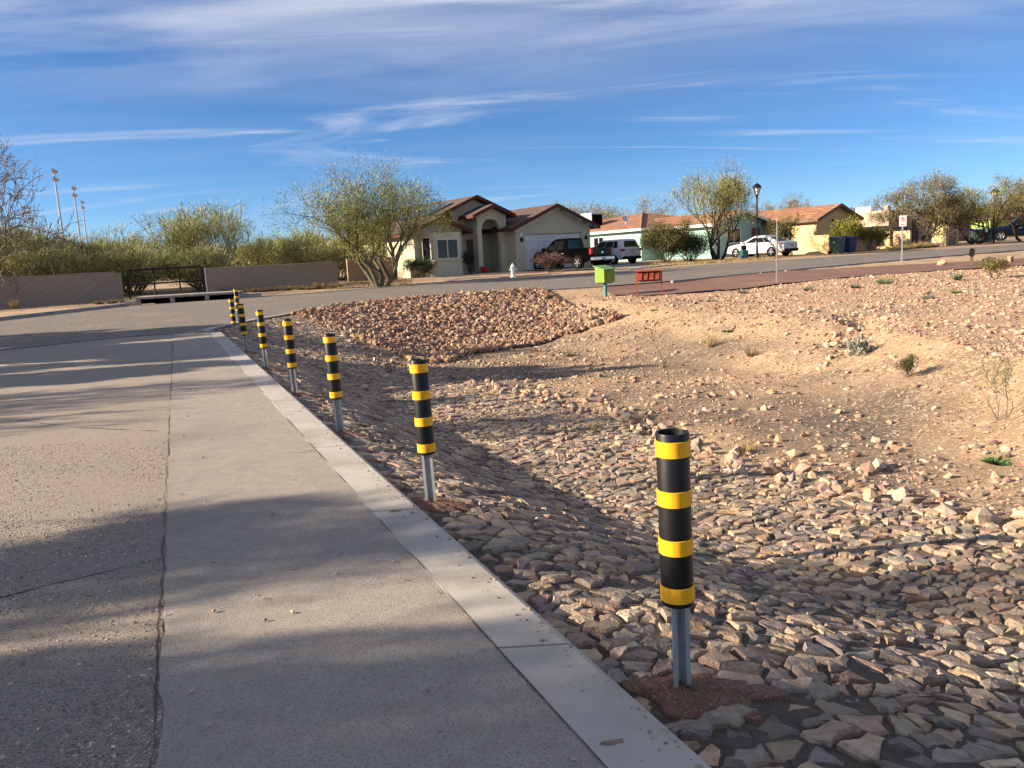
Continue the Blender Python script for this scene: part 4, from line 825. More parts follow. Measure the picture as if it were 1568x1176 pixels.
def sedan(label, loc, rz, paintm):
    c_ = thing('sedan', label, 'car', loc, rz); P = M[paintm]
    body([(-2.42, .70, .46, .78, .84), (-2.36, .84, .34, .88, .94), (-2.0, .90, .26, .92, .99), (-1.2, .915, .22, .93, .97), (0, .92, .20, .92, .96), (1.0, .915, .20, .89, .96), (1.7, .90, .22, .82, .90), (2.2, .84, .26, .70, .78), (2.42, .68, .32, .60, .64)]).build('body', P, c_, 35)
    cab = cabin(-1.95, 1.25, -.85, .25, .93, 1.45, .86, .62).build('cab', P, c_, 35)
    side_glass(cab, -1.85, 1.22, -.86, .16, .95, 1.45, .868, .63, [(.10, .28), (.30, .58), (.61, .92)], .08, .86); end_glass(cab, 1.25, .30, .94, 1.45, .86, .62, True); end_glass(cab, -1.95, -.91, .93, 1.45, .86, .62, False, .14, .88, 'rear_window')
    for s_ in (1, -1):
        MB().add([(-2.415, s_*.40, .74), (-2.345, s_*.80, .74), (-2.10, s_*.895, .80), (-2.12, s_*.885, .87), (-2.34, s_*.80, .84), (-2.405, s_*.40, .84)], [(0, 1, 4, 5), (1, 2, 3, 4)]).xf(Matrix.Translation((-.025, s_*.012, 0))).build('tail_light', M['tail'], c_)
        MB().box(2.1, 2.36, s_*.52 if s_ > 0 else -.82, .82 if s_ > 0 else -.52, .60, .72, bev=.03).build('headlight', M['lens'], c_); MB().box(.78, .92, .92 if s_ > 0 else -1.08, 1.08 if s_ > 0 else -.92, .95, 1.08, bev=.03).build('mirror', P, c_)
        for x in (-.75, .25): MB().box(x-.1, x+.1, .915 if s_ > 0 else -.94, .94 if s_ > 0 else -.915, .80, .83).build('door_handle', P, c_)
    b = MB().box(-2.46, -2.30, -.80, .80, .28, .50, bev=.05).build('rear_bumper', M['trim_black'], c_); MB().box(-2.465, -2.43, -.18, .18, .66, .78).build('plate', M['plate'], c_)
    arches(c_, (-1.42, 1.42), .892, .36)
    for x in (-1.42, 1.42):
        for s_ in (1, -1): wheel(c_, x, s_*.82, .335, .22, s_)
    return c_
def suv(label, loc, rz, paintm):
    c_ = thing('suv', label, 'car', loc, rz); P = M[paintm]
    body([(-2.16, .74, .52, .92, 1.04), (-2.10, .87, .36, 1.02, 1.10), (-1.6, .91, .30, 1.04, 1.1), (0, .92, .26, 1.0, 1.04), (1.0, .915, .26, .98, 1.06), (1.6, .90, .30, .92, 1.0), (2.0, .84, .32, .80, .88), (2.15, .70, .38, .66, .72)]).build('body', P, c_, 35)
    cab = cabin(-2.12, 1.18, -1.86, .30, 1.03, 1.66, .87, .68).build('cab', P, c_, 35)
    side_glass(cab, -2.0, 1.18, -1.62, .22, 1.05, 1.66, .878, .69, [(.04, .20), (.23, .56), (.59, .93)]); end_glass(cab, 1.18, .38, 1.04, 1.66, .87, .68, True); end_glass(cab, -2.12, -1.92, 1.03, 1.66, .87, .68, False, .16, .88, 'rear_window')
    for s_ in (1, -1):
        MB().box(-2.17, -1.95, .60 if s_ > 0 else -.90, .90 if s_ > 0 else -.60, .84, 1.02, bev=.05).build('tail_light', M['tail'], c_); MB().box(.75, .9, .92 if s_ > 0 else -1.08, 1.08 if s_ > 0 else -.92, 1.04, 1.2, bev=.03).build('mirror', P, c_)
        for x in (-.8, .3): MB().box(x-.1, x+.1, .915 if s_ > 0 else -.94, .94 if s_ > 0 else -.915, .88, .91).build('door_handle', P, c_)
    MB().box(-2.2, -2.0, -.82, .82, .30, .52, bev=.05).build('rear_bumper', M['trim_black'], c_); MB().box(-2.19, -2.15, -.17, .17, .80, .92).build('plate', M['plate'], c_); MB().box(-2.14, -2.08, -.5, .5, .95, .985).build('trim_bar', M['chrome'], c_)
    arches(c_, (-1.28, 1.30), .892, .38)
    for x in (-1.28, 1.30):
        for s_ in (1, -1): wheel(c_, x, s_*.82, .35, .23, s_)
    return c_
VG = 'vehicles parked at the houses'
tag(pickup('black crew cab pickup truck parked before the white garage door', (4.0, 49.8, .66), R_(130), 'car_black'), group=VG)
tag(suv('white SUV parked behind the tail of the black pickup truck', (7.25, 53.9, .76), R_(125), 'car_white'), group=VG)
tag(sedan('white four door sedan beside the black street lamp', (18.0, 54.9, .74), R_(128), 'car_white'), group=VG)
tag(pickup('dark blue pickup truck at the right edge under the trees', (44.3, 66.3, .85), R_(150), 'car_blue'), group=VG)

# ------------------------------------------------------------------ striped marker posts
def post_label(k_): return ['nearest black and yellow marker post, in the foreground beside a red soil patch', 'second nearest striped marker post, in the middle of the picture', 'third nearest striped marker post along the kerb', 'fourth nearest striped marker post along the kerb', 'fifth nearest striped marker post along the kerb', 'sixth nearest striped marker post, hiding part of the rearmost one', 'leftmost striped marker post at the kerb corner', 'rearmost striped marker post, showing just above the sixth one'][k_]
def marker_post():
    root = thing('marker_post', 'x', 'post', (0, 0, 0)); r = .0585; z0, z1 = .375, 1.015
    sl = MB().lathe([(r-.006, z0), (r, z0), (r, z1-.004), (r-.002, z1), (r-.007, z1), (r-.008, z1-.004), (r-.008, z0+.02)], 40); sl.f = sl.f[:-2] if len(sl.f[-1]) > 4 and len(sl.f[-2]) > 4 else sl.f; sl.mi = [0]*len(sl.f)
    sleeve = sl.build('sleeve', M['black_plastic'], root, 30)
    for k_ in range(4):
        zc = z0 + .045 + k_*.180; q = MB().lathe([(r+.0006, zc-.029), (r+.0032, zc-.028), (r+.0032, zc+.028), (r+.0006, zc+.029)], 40); q.f = [f_ for f_ in q.f if len(f_) == 4]; q.mi = [0]*len(q.f)
        band = q.build('reflective_band', M['yellow'], root, 30); rv = MB()
        for a in (-.55, -.28):
            for dz in (-.018, 0, .018):
                w_ = a - .35; rv.lathe([(.004, 0), (.003, .0025), (0.0005, .003)], 6, (0, 0, 0)); q2 = rv.v[-18:]
                Mx = Matrix.Rotation(w_, 4, 'Z') @ Matrix.Translation((r+.0032, 0, zc+dz)) @ Matrix.Rotation(math.pi/2, 4, 'Y'); rv.v[-18:] = [tuple(Mx @ Vector(p_)) for p_ in q2]
        rv.build('rivet', M['yellow'], band)
    # hat-section steel post
    hat = [(-.038, -.012), (-.022, -.012), (-.016, .020), (.016, .020), (.022, -.012), (.038, -.012), (.038, -.016), (.0195, -.016), (.0135, .016), (-.0135, .016), (-.0195, -.016), (-.038, -.016)]
    MB().prism(hat, -.35, .965).build('steel_post', M['steel'], root)
    return root
MP = marker_post(); rr = random.Random(4)
for k_, (x, y) in enumerate(POSTS):
    o = MP if k_ == 0 else copy_tree(MP); o['label'] = post_label(k_); o['category'] = 'post'; o['group'] = 'striped marker posts along the kerb'
    z = gz(x, y) + .005 + (0.16 if k_ == 7 else 0); o.location = (x, y, z); o.rotation_euler = (R_(rr.uniform(-.6, .6)), R_(rr.uniform(-2.0, -.6) if k_ else -.7), R_(rr.uniform(-12, 12) if k_ else 24))
# loose red soil round each post
rs = np.random.RandomState(21)
for k_, (x, y) in enumerate(POSTS):
    n, m_ = 72, 22; jj, ii = np.meshgrid(np.arange(m_+1), np.arange(n), indexing='ij'); t = jj/m_; a = 2*np.pi*ii/n
    rr_ = t*(1 + .20*np.sin(3*a+k_) + .13*np.sin(5*a+2*k_) + .07*np.sin(11*a+k_)); px_ = x + .02 + rr_*.27*np.cos(a) + .06*rr_; py_ = y - .02 + rr_*.17*np.sin(a)
    s_ = (px_-KR(py_))*CK; s2 = np.where(s_ < .10, .02 + .08*np.exp((s_-.10)/.08), s_); px_ = px_ + (s2-s_)/CK          # keep the heap off the kerb
    h = .022*(1-t**1.8) + rs.normal(0, .0022, t.shape) + .014*fbm(px_*16, py_*16) - .025*(jj == m_)
    V = np.stack([px_, py_, ground(px_, py_) + h + .03], -1).reshape(-1, 3); i0 = np.arange((m_+1)*n).reshape(m_+1, n); i1 = np.roll(i0, -1, 1)
    o = link('soil_patch', np_mesh('soil_patch', V, np.stack([i0[:-1], i0[1:], i1[1:], i1[:-1]], -1).reshape(-1, 4), M['soil'], smooth=False)); tag(o, 'small heap of reddish brown soil round the foot of a marker post', kind='structure')

# ------------------------------------------------------------------ street furniture
# hydrant
hy = thing('fire_hydrant', 'white fire hydrant at the street edge before the garage', 'hydrant', (.37, 42.2, gz(.37, 42.2)))
MB().lathe([(.16, -.1), (.16, .05), (.11, .07), (.11, .50), (.14, .52), (.14, .56), (.12, .60), (.06, .70), (.03, .72), (.03, .77), (.0, .78)], 16).build('barrel', M['white_paint'], hy, 30)
for s_ in (1, -1): MB().lathe([(.055, s_*.08), (.055, s_*.17), (.065, s_*.17), (.065, s_*.21), (0, s_*.22)], 10, (0, 0, .42), 'x').build('nozzle', M['white_paint'], hy, 30)
MB().lathe([(.07, -.20), (.07, -.08)], 12, (0, 0, .38), 'y').build('pumper_cap', M['white_paint'], hy, 30)
# street lamps
def street_lamp(label, loc, h=4.55):
    t = thing('street_lamp', label, 'street lamp', loc, R_(20), 'black lantern street lamps')
    MB().lathe([(.13, -.2), (.13, .35), (.09, .45), (.06, .9), (.05, 1.0), (.045, h-.95), (.06, h-.93), (.06, h-.86), (.10, h-.80), (.10, h-.76), (0, h-.75)], 14).build('pole', M['black_metal'], t, 35)
    ln = MB(); 
    for k_ in range(6):
        a = math.pi/3*k_; c_, s_ = math.cos(a), math.sin(a); ln.tube([(.11*c_, .11*s_, h-.76), (.24*c_, .24*s_, h-.32)], .014, 4)
    l_ = ln.build('lantern_frame', M['black_metal'], t)
    MB().lathe([(.095, h-.755), (.215, h-.325)], 6).build('lantern_glass', M['lamp_glass'], l_)
    MB().lathe([(.29, h-.33), (.28, h-.27), (.16, h-.13), (.05, h-.07), (.03, h-.02), (0, h)], 12).build('hood', M['black_metal'], t, 30)
    return t
M['lamp_glass'] = mat('lamp_glass', (0.62, 0.62, 0.60), None, .3, spec=.5)
street_lamp('black lantern street lamp beside the white sedan', (15.9, 49.2, gz(15.9, 49.2)), 4.75)
street_lamp('black lantern street lamp in front of the right hand trees', (36.35, 58.0, gz(36.35, 58.0)), 4.05)
# green drop box on a post
M['green_box'] = mat('green_box', (0.17, 0.27, 0.022), (0.15, 0.245, 0.02), .5, 10); M['green_lid'] = mat('green_lid', (0.13, 0.26, 0.09), None, .5); M['teal'] = mat('teal', (0.06, 0.19, 0.15), None, .6)
gb = thing('green_mailbox', 'lime green box with a sloping lid on a teal post', 'mailbox', (3.67, 28.95, gz(3.67, 28.95)), R_(38))
MB().box(-.05, .05, -.05, .05, -.3, .52).build('post', M['teal'], gb); MB().box(-.2, .2, -.2, .2, .50, .53).build('base_plate', M['teal'], gb)
MB().prism_x([(-.24, .531), (.24, .531), (.24, 1.12), (-.24, 1.0)], -.28, .28).build('box', M['green_box'], gb)
MB().prism_x([(-.29, .99), (.29, 1.13), (.29, 1.165), (-.29, 1.025)], -.33, .33).build('lid', M['green_lid'], gb); MB().box(-.17, .17, -.256, -.242, .62, .92).build('door', M['green_box'], gb)
# red rack of letter boxes
M['rust_red'] = mat('rust_red', (0.36, 0.075, 0.035), (0.28, 0.055, 0.028), .6, 9); M['rust_dark'] = mat('rust_dark', (0.12, 0.02, 0.012), None, .7)
rm = thing('mailbox_rack', 'rust red rack of mailboxes on two legs beside the path', 'mailbox', (5.05, 27.55, gz(5.05, 27.55)), R_(-12))
for x in (-.46, .42): MB().box(x, x+.05, -.03, .03, -.3, .92).build('leg', M['rust_red'], rm)
MB().box(-.50, .51, -.2, .22, .922, .96).build('top', M['rust_red'], rm); MB().box(-.40, .41, -.05, .22, .56, .60).build('shelf', M['rust_red'], rm); MB().box(-.40, .41, .19, .218, .602, .92).build('back_panel', M['rust_red'], rm)
for k_ in range(4):
    x = -.40 + k_*.2; bx_ = MB().box(x+.01, x+.185, -.16, .18, .605, .86, bev=.02).build('mailbox', M['rust_dark'] if k_ in (1, 3) else M['rust_red'], rm); MB().box(x+.03, x+.165, -.175, -.162, .63, .80).build('door', M['rust_red'], bx_)
    MB().box(x+.15, x+.17, -.195, -.176, .72, .87).build('flag', M['rust_red'], bx_)
# bare post and the parking sign
M['pale_post'] = mat('pale_post', (0.46, 0.43, 0.40), (0.38, 0.36, 0.33), .7, 6)
wp = thing('white_post', 'tall slim pale post standing alone on the gravel terrace', 'post', (9.98, 28.6, gz(9.98, 28.6)))
MB().prism([(-.035, -.012), (-.02, -.012), (-.014, .016), (.014, .016), (.02, -.012), (.035, -.012), (.035, .02), (-.035, .02)], -.4, 2.30).xf(Matrix.Diagonal((.75, .75, 1, 1))).build('pole', M['pale_post'], wp); MB().box(-.03, .03, -.02, .028, 2.302, 2.32).build('cap', M['white_paint'], wp)
sg = thing('parking_sign', 'white no parking sign on a grey steel post by the street', 'sign', (18.66, 36.6, gz(18.66, 36.6)), R_(-14))
MB().prism([(-.03, -.01), (.03, -.01), (.03, .02), (-.03, .02)], -.4, 2.22).build('pole', M['steel'], sg)
M['sign_red'] = mat('sign_red', (0.55, 0.02, 0.025), None, .5); M['sign_black'] = mat('sign_black', (0.02, 0.02, 0.02), None, .5)
pl = MB().box(-.155, .155, -.026, -.012, 1.72, 2.22, bev=.006).build('plate', M['white_paint'], sg)
q = MB(); n = 28
for r0, r1 in ((.085, .108),):
    vs = []; 
    for k_ in range(n):
        a = 2*math.pi*k_/n; vs += [(r0*math.cos(a), -.0275, 2.04+r0*math.sin(a)), (r1*math.cos(a), -.0275, 2.04+r1*math.sin(a))]
    q.add(vs, [(2*k_, 2*k_+1, 2*((k_+1) % n)+1, 2*((k_+1) % n)) for k_ in range(n)])
c_, s_ = math.cos(R_(-45)), math.sin(R_(-45)); q.add([(c_*a-s_*b, -.0278, 2.04+s_*a+c_*b) for a, b in ((-.09, -.012), (.09, -.012), (.09, .012), (-.09, .012))], [(0, 1, 2, 3)]); q.build('prohibition_ring', M['sign_red'], pl)
def text(s_, size, loc, rot, m_, parent, name, ext=.001):
    cu = bpy.data.curves.new(name, 'FONT'); cu.body = s_; cu.size = size; cu.align_x = 'CENTER'; cu.align_y = 'CENTER'; cu.extrude = ext; o = bpy.data.objects.new(name, cu); COL.objects.link(o)
    me = bpy.data.meshes.new_from_object(o.evaluated_get(bpy.context.evaluated_depsgraph_get())); bpy.data.objects.remove(o); me.materials.clear(); me.materials.append(m_); o = link(name, me, parent); o.location = loc; o.rotation_euler = rot; return o
text('P', .17, (0, -.027, 2.04), (R_(90), 0, 0), M['sign_black'], pl, 'letter'); q = MB()
q.add([(-.10, -.0275, 1.80), (.10, -.0275, 1.80), (.10, -.0275, 1.83), (-.10, -.0275, 1.83)], [(0, 1, 2, 3)]); q.build('arrow', M['sign_red'], pl)
# rural mailbox at the right with two boulders
bm = thing('black_mailbox', 'small dark mailbox on a wooden post beside boulders near the path', 'mailbox', (19.75, 32.9, gz(19.75, 32.9)), R_(-31)); M['wood'] = mat('wood', (0.16, 0.11, 0.075), (0.10, 0.07, 0.05), .9, 6, .3, 30, stretch=(4, 4, .5))
MB().box(-.06, .06, -.06, .06, -.3, .38).build('post', M['wood'], bm); MB().prism_y([(-.10, .382), (.10, .382), (.10, .60), (.07, .67), (0, .70), (-.07, .67), (-.10, .60)], -.25, .25).build('box', M['black_metal'], bm); MB().box(.102, .115, -.05, .0, .55, .68).build('flag', M['sign_red'], bm)
rs = np.random.RandomState(31); 
for k_, (x, y, s_, lb) in enumerate([(20.6, 33.0, .33, 'tan boulder just right of the small dark mailbox'), (21.5, 33.1, .26, 'smaller brown boulder second to the right of the dark mailbox'), (25.0, 35.6, .5, 'large pale boulder near the right edge by the path'), (18.6, 33.1, .22, 'small rounded boulder left of the dark mailbox')]):
    V = rock_verts(1, np.array([s_]), rs, .8)[0]; o = tag(link('boulder', np_mesh('boulder', V, ICO_F, M['rock'], np.tile(PAL_ROCK[[1, 2, 4, 5][k_]], (20, 1)))), lb, 'boulder', 'boulders near the path'); o.location = (x, y, gz(x, y)+s_*.35)
# wheeled bins
M['bin_green'] = mat('bin_green', (0.045, 0.085, 0.065), (0.035, 0.07, 0.052), .5, 7, spec=.4); M['bin_blue'] = mat('bin_blue', (0.010, 0.018, 0.085), None, .5, spec=.4); M['lid_blue'] = mat('lid_blue', (0.05, 0.07, 0.35), None, .5)
def wheelie(label, x, y, rz, bm_, lm_, mark=False, s=1.0):
    t = thing('wheeled_bin', label, 'bin', (x, y, gz(x, y)+.02), rz, 'wheeled bins at the kerb'); z0, z1 = .05*s, 1.0*s; a, b = .27*s, .36*s
    MB().add([(-a, -a, z0), (a, -a, z0), (a, a, z0), (-a, a, z0), (-b, -b, z1), (b, -b, z1), (b, b, z1), (-b, b, z1)], [(3, 2, 1, 0), (4, 5, 6, 7), (0, 1, 5, 4), (1, 2, 6, 5), (2, 3, 7, 6), (3, 0, 4, 7)]).build('body', M[bm_], t)
    l_ = MB().add([(-b-.03, -b-.03, z1+.002), (b+.03, -b-.03, z1+.002), (b+.03, b+.06, z1+.002), (-b-.03, b+.06, z1+.002), (-b, -b, z1+.05*s), (b, -b, z1+.05*s), (b*.9, b, z1+.14*s), (-b*.9, b, z1+.14*s)], [(3, 2, 1, 0), (4, 5, 6, 7), (0, 1, 5, 4), (1, 2, 6, 5), (2, 3, 7, 6), (3, 0, 4, 7)]).build('lid', M[lm_], t)
    MB().tube([(-b, b+.08, z1), (b, b+.08, z1)], .02, 6).build('handle', M['black_metal'], t)
    for s_ in (1, -1): MB().lathe([(.12*s, s_*.30*s-.03), (.12*s, s_*.30*s+.03)], 14, (0, a+.06*s, .12*s), 'x').build('wheel', M['rubber'], t)
    if mark: MB().add([(-.315*s, -.13*s, .70*s), (-.315*s-.018, .13*s, .70*s), (-.345*s-.004, .02*s, .88*s)], [(0, 1, 2), (2, 1, 0)]).xf(Matrix.Translation((-.02, 0, 0))).build('emblem', M['white_paint'], t)
    return t
wheelie('dark green wheeled bin with a white emblem at the kerb', 21.75, 51.0, R_(30), 'bin_green', 'bin_green', True); wheelie('navy blue wheeled bin right of the green one', 22.75, 51.5, R_(24), 'bin_blue', 'bin_blue')
wheelie('green bin with a blue lid under the right hand tree', 37.2, 61.5, R_(30), 'bin_green', 'lid_blue'); wheelie('plain dark green bin beside the blue lidded one', 38.4, 62.2, R_(30), 'bin_green', 'bin_green')
# utility pedestal
up_ = thing('utility_pedestal', 'mottled green utility pedestal with a black hood left of the street lamp', 'utility box', (15.2, 49.7, gz(15.2, 49.7)), R_(20)); MB().box(-.22, .22, -.2, .2, -.1, .62, bev=.03).build('cabinet', M['teal'], up_); MB().box(-.12, .16, -.1, .1, .62, .92, bev=.04).build('hood', M['black_metal'], up_); MB().lathe([(.16, -.1), (.16, .3), (.0, .34)], 10, (-.34, -.1, 0)).build('stub', M['concrete_old'], up_)
# red pot on the porch
tag(MB().lathe([(.14, 0), (.22, .1), (.26, .34), (.28, .36), (.25, .37), (.2, .30), (.0, .29)], 16, (0, 0, 0)).build('flower_pot', M['red_pot'], None, 35), 'glossy red pot on the ground at the porch', 'pot').location = (-1.35, 49.35, .72)
# stadium lights far left
for k_, (x, y, z1, lb) in enumerate([(-84, 150, 22.1, 'tallest stadium light mast on the far left skyline'), (-91.6, 170, 21.1, 'second stadium light mast, right of the tallest'), (-116.7, 220, 23, 'thin third stadium light mast just right of the second'), (-138.6, 230, 23.3, 'small stadium light mast with crossarms left of the tallest')]):
    t = thing('stadium_light', lb, 'light mast', (x, y, 1.0), R_(108 if k_ < 3 else 70), 'stadium light masts on the skyline'); h = z1-1.0
    MB().tube([(0, 0, -.5), (0, 0, h)], [.26, .16], 8).build('mast', M['metal_grey'], t)
    for r in range(2 if k_ != 3 else 2):
        zz = h - .3 - r*1.5; MB().box(-1.3, 1.3, -.08, .08, zz-.08, zz+.08).build('crossarm', M['metal_grey'], t)
        for a in range(4): 
            l_ = MB().lathe([(.12, -.25), (.38, .15), (.42, .3), (0, .31)], 10, (-1.1+a*.73, -.3, zz+.35), 'y').build('floodlight', M['metal_grey'], t)
# ------------------------------------------------------------------ trees, shrubs, grasses
def leaf_mat(name, c1, c2, trans=.25):
    m = mat(name, c1, c2, .7, 3.0, spec=.2, tone=True); b = m.node_tree.nodes['Principled BSDF']
    return m
LEAF = leaf_mat('leaf', (1, 1, 1), (.75, .78, .7)); M['bark'] = mat('bark', (0.085, 0.062, 0.045), (0.05, 0.037, 0.03), .95, 8, .5, 25, stretch=(1, 1, .3)); M['bark_green'] = mat('bark_green', (0.13, 0.125, 0.06), (0.09, 0.085, 0.045), .9, 8, .2, 25); M['bark_grey'] = mat('bark_grey', (0.17, 0.135, 0.11), (0.11, 0.085, 0.07), .95, 8, .3, 25)
OLIVE = np.array([2.3, 2.25, 1.9])*np.array([(.108, .114, .032), (.14, .138, .042), (.08, .092, .026), (.165, .15, .055), (.125, .108, .036)])
PALO = np.array([2.2, 2.05, 2.0])*np.array([(.135, .145, .055), (.17, .172, .07), (.105, .12, .045), (.20, .19, .085), (.15, .147, .06)])
MESQ = np.array([1.75, 1.65, 1.5])*np.array([(.115, .095, .05), (.09, .085, .04), (.14, .11, .06), (.075, .075, .035), (.16, .125, .07)])
DARKG = np.array([(.030, .055, .020), (.045, .075, .025), (.022, .04, .016), (.06, .085, .03)])
CREO = np.array([(.10, .10, .025), (.135, .125, .035), (.075, .08, .02), (.15, .12, .045)])
YELG = np.array([(.16, .17, .03), (.24, .21, .03), (.09, .12, .03), (.34, .27, .03)])
STRAW = np.array([(.42, .30, .14), (.36, .25, .12), (.48, .36, .18), (.30, .20, .10)])
PINKT = np.array([(.15, .075, .065), (.20, .10, .085), (.11, .055, .05)])
GREYG = np.array([(.26, .27, .22), (.20, .22, .17), (.32, .31, .26)])
WEED = np.array([(.06, .13, .035), (.08, .16, .04), (.05, .10, .03)])
def blades(P, D, Ln, Wd, rs, pal, v=.18):
    """thin leaf blades / twig sprays: one triangle each"""
    n = len(P); D = D/np.maximum(np.linalg.norm(D, axis=1, keepdims=True), 1e-6); S = np.cross(D, rs.normal(size=(n, 3))); S /= np.maximum(np.linalg.norm(S, axis=1, keepdims=True), 1e-6)
    V = np.stack([P - S*Wd[:, None]*.5, P + S*Wd[:, None]*.5, P + D*Ln[:, None]], 1).reshape(-1, 3); return V, np.arange(3*n).reshape(n, 3), np.clip(tones(n, pal, rs, v), .01, .8)
def tubes(chains, sides):
    Vs, Fs, off = [], [], 0
    for P, R in chains:
        P = np.asarray(P); R = np.asarray(R)
        if sides(R[0]) == 3: P, R = P[::2], R[::2]          # fine twigs need fewer rings
        k_ = len(P); T = np.gradient(P, axis=0); T /= np.maximum(np.linalg.norm(T, axis=1, keepdims=True), 1e-9); ref = np.array([.31, .87, .38]); A = np.cross(T, ref); A /= np.maximum(np.linalg.norm(A, axis=1, keepdims=True), 1e-9); B = np.cross(T, A); n = sides(R[0])
        w_ = 2*np.pi*np.arange(n)/n; V = P[:, None] + (A[:, None]*np.cos(w_)[None, :, None] + B[:, None]*np.sin(w_)[None, :, None])*np.asarray(R)[:, None, None]; i = np.arange(k_*n).reshape(k_, n); j = np.roll(i, -1, 1)
        Vs.append(V.reshape(-1, 3)); Fs.append((np.stack([i[:-1], j[:-1], j[1:], i[1:]], -1).reshape(-1, 4))+off); off += k_*n
    return np.concatenate(Vs), np.concatenate(Fs)
def tree(name, label, cat, x, y, h, w, seed, pal, trunks=3, gens=4, kids=3, nleaf=12000, leaf=(.22, .03), bark='bark', up=.10, lean=.45, fork=.22, group=None, trunk_r=.10, clump=.16, z=None, first=.30, topfade=0.0, dirmix=.6, lo=0.0, rmin=.006, leafgen=1):
    rs = np.random.RandomState(seed); chains = []; tips = []
    def grow(p, d, L, r, g):
        k_ = 5; pts = [p.copy()]; rr_ = [r]
        for i in range(k_-1):
            d = d + rs.normal(0, .16, 3) + np.array([0, 0, up]); d /= np.linalg.norm(d); p = p + d*L/(k_-1); pts.append(p.copy()); rr_.append(r*(1-.45*(i+1)/(k_-1)))
        chains.append((np.array(pts), np.array(rr_)))
        if g >= gens: tips.append(np.array(pts)); return
        if g >= gens-leafgen: tips.append(np.array(pts))
        nk = (kids + (rs.rand() < .4)) if g < 2 else 2 + (rs.rand() < .35)
        for c_ in range(nk):
            at_ = pts[-1] if c_ < 2 else pts[rs.randint(2, k_-1)]; a = rs.normal(size=3); a -= d*a.dot(d); a /= np.linalg.norm(a); nd = d + a*rs.uniform(.35, .95); nd[2] += .05; grow(at_.copy(), nd/np.linalg.norm(nd), L*rs.uniform(.62, .84), r*.52*rs.uniform(.8, 1.15), g+1)
    for t in range(trunks):
        a = 2*math.pi*(t + rs.uniform(-.3, .3))/trunks; d = np.array([math.cos(a)*lean, math.sin(a)*lean, 1.0]); b = np.array([math.cos(a), math.sin(a), 0])*.03; grow(b, d/np.linalg.norm(d), first*rs.uniform(.85, 1.2), 1.0, 0)
    AP = np.concatenate([c_[0] for c_ in chains]); zt = np.percentile(AP[:, 2], 99.5); sx = np.percentile(np.abs(AP[:, 0]), 98); sy = np.percentile(np.abs(AP[:, 1]), 98); S = np.array([w*.5/sx, w*.5/sy, h/zt])
    tr = trunk_r
    chains = [(c_*S, np.maximum(r*tr, rmin)) for c_, r in chains]; tips = [t*S for t in tips]
    root = thing(name, label, cat, (x, y, (gz(x, y) if z is None else z) - .05), rs.uniform(0, 6), group)
    V, F = tubes(chains, lambda r: 7 if r > tr*.4 else (5 if r > tr*.12 else 3)); link('trunk', np_mesh('trunk', V, F, M[bark], smooth=True), root)
    if nleaf:
        TP = np.stack(tips); n = nleaf; i = rs.randint(len(TP), size=n); t = rs.rand(n)*3.999; a = t.astype(int); f = (t-a)[:, None]; P = TP[i, a]*(1-f) + TP[i, np.minimum(a+1, 4)]*f; D = TP[i, 4]-TP[i, 0]; D /= np.maximum(np.linalg.norm(D, axis=1, keepdims=True), 1e-6)
        P = P + rs.normal(0, clump, (n, 3)); D = D*dirmix + rs.normal(0, .5, (n, 3)) + np.array([0, 0, .15])
        if topfade > 0: k_ = rs.rand(n) > topfade*np.clip(P[:, 2]/h, 0, 1)**2.5; P, D = P[k_], D[k_]
        if lo > 0: k_ = P[:, 2] > lo*h*rs.uniform(.8, 1.1, len(P)); P, D = P[k_], D[k_]
        P[:, 2] = np.maximum(P[:, 2], .05)
        Vb, Fb, C = blades(P, D, leaf[0]*rs.uniform(.5, 1.4, len(P)), leaf[1]*rs.uniform(.6, 1.3, len(P)), rs, pal); link('crown', np_mesh('crown', Vb, Fb, LEAF, C), root)
    return root
def tuft(name, label, cat, x, y, h, w, n, seed, pal, group=None, wd=.012, spread=.5, z=None):
    rs = np.random.RandomState(seed); a = rs.uniform(0, 2*np.pi, n); r = w*.5*np.sqrt(rs.rand(n))*.45; P = np.stack([r*np.cos(a), r*np.sin(a), np.zeros(n)], -1); D = np.stack([np.cos(a)*spread*rs.rand(n)*w/h, np.sin(a)*spread*rs.rand(n)*w/h, np.ones(n)], -1) + rs.normal(0, .18, (n, 3))*[1, 1, .1]
    V, F, C = blades(P, D, h*rs.uniform(.45, 1.05, n), np.full(n, wd), rs, pal); o = tag(link(name, np_mesh(name, V, F, LEAF, C)), label, cat, group); o.location = (x, y, (gz(x, y) if z is None else z)); return o
# trees by the houses
tree('palo_verde_tree', 'spreading olive tree with thin forked trunks in front of the cream house', 'tree', -6.3, 38.9, 6.1, 7.4, 3, OLIVE, 4, 5, 3, 40000, (.16, .026), 'bark_green', .05, .62, trunk_r=.12, clump=.26, first=.30, topfade=.65, lo=.22, leafgen=4, rmin=.004)
tree('dark_trunk_tree', 'dark trunked tree directly behind the spreading olive tree', 'tree', -6.5, 44.6, 4.6, 5.2, 14, OLIVE, 2, 4, 3, 6000, (.18, .032), 'bark', .06, .5, trunk_r=.16, clump=.16, lo=.4, topfade=.6)
tree('palo_verde_tree', 'feathery upright palo verde tree in front of the mint green house', 'tree', 13.9, 51.0, 6.2, 5.4, 25, np.concatenate([PALO, OLIVE]), 4, 5, 3, 20000, (.24, .022), 'bark', .14, .5, trunk_r=.12, clump=.20, first=.28, topfade=.7, lo=.2, leafgen=3)
tree('round_shrub', 'tall rounded green shrub left of the feathery tree', 'shrub', 10.3, 50.3, 2.7, 3.0, 6, CREO*.95, 9, 3, 3, 20000, (.12, .035), 'bark', .10, .65, trunk_r=.035, clump=.17, first=.3, leafgen=4)
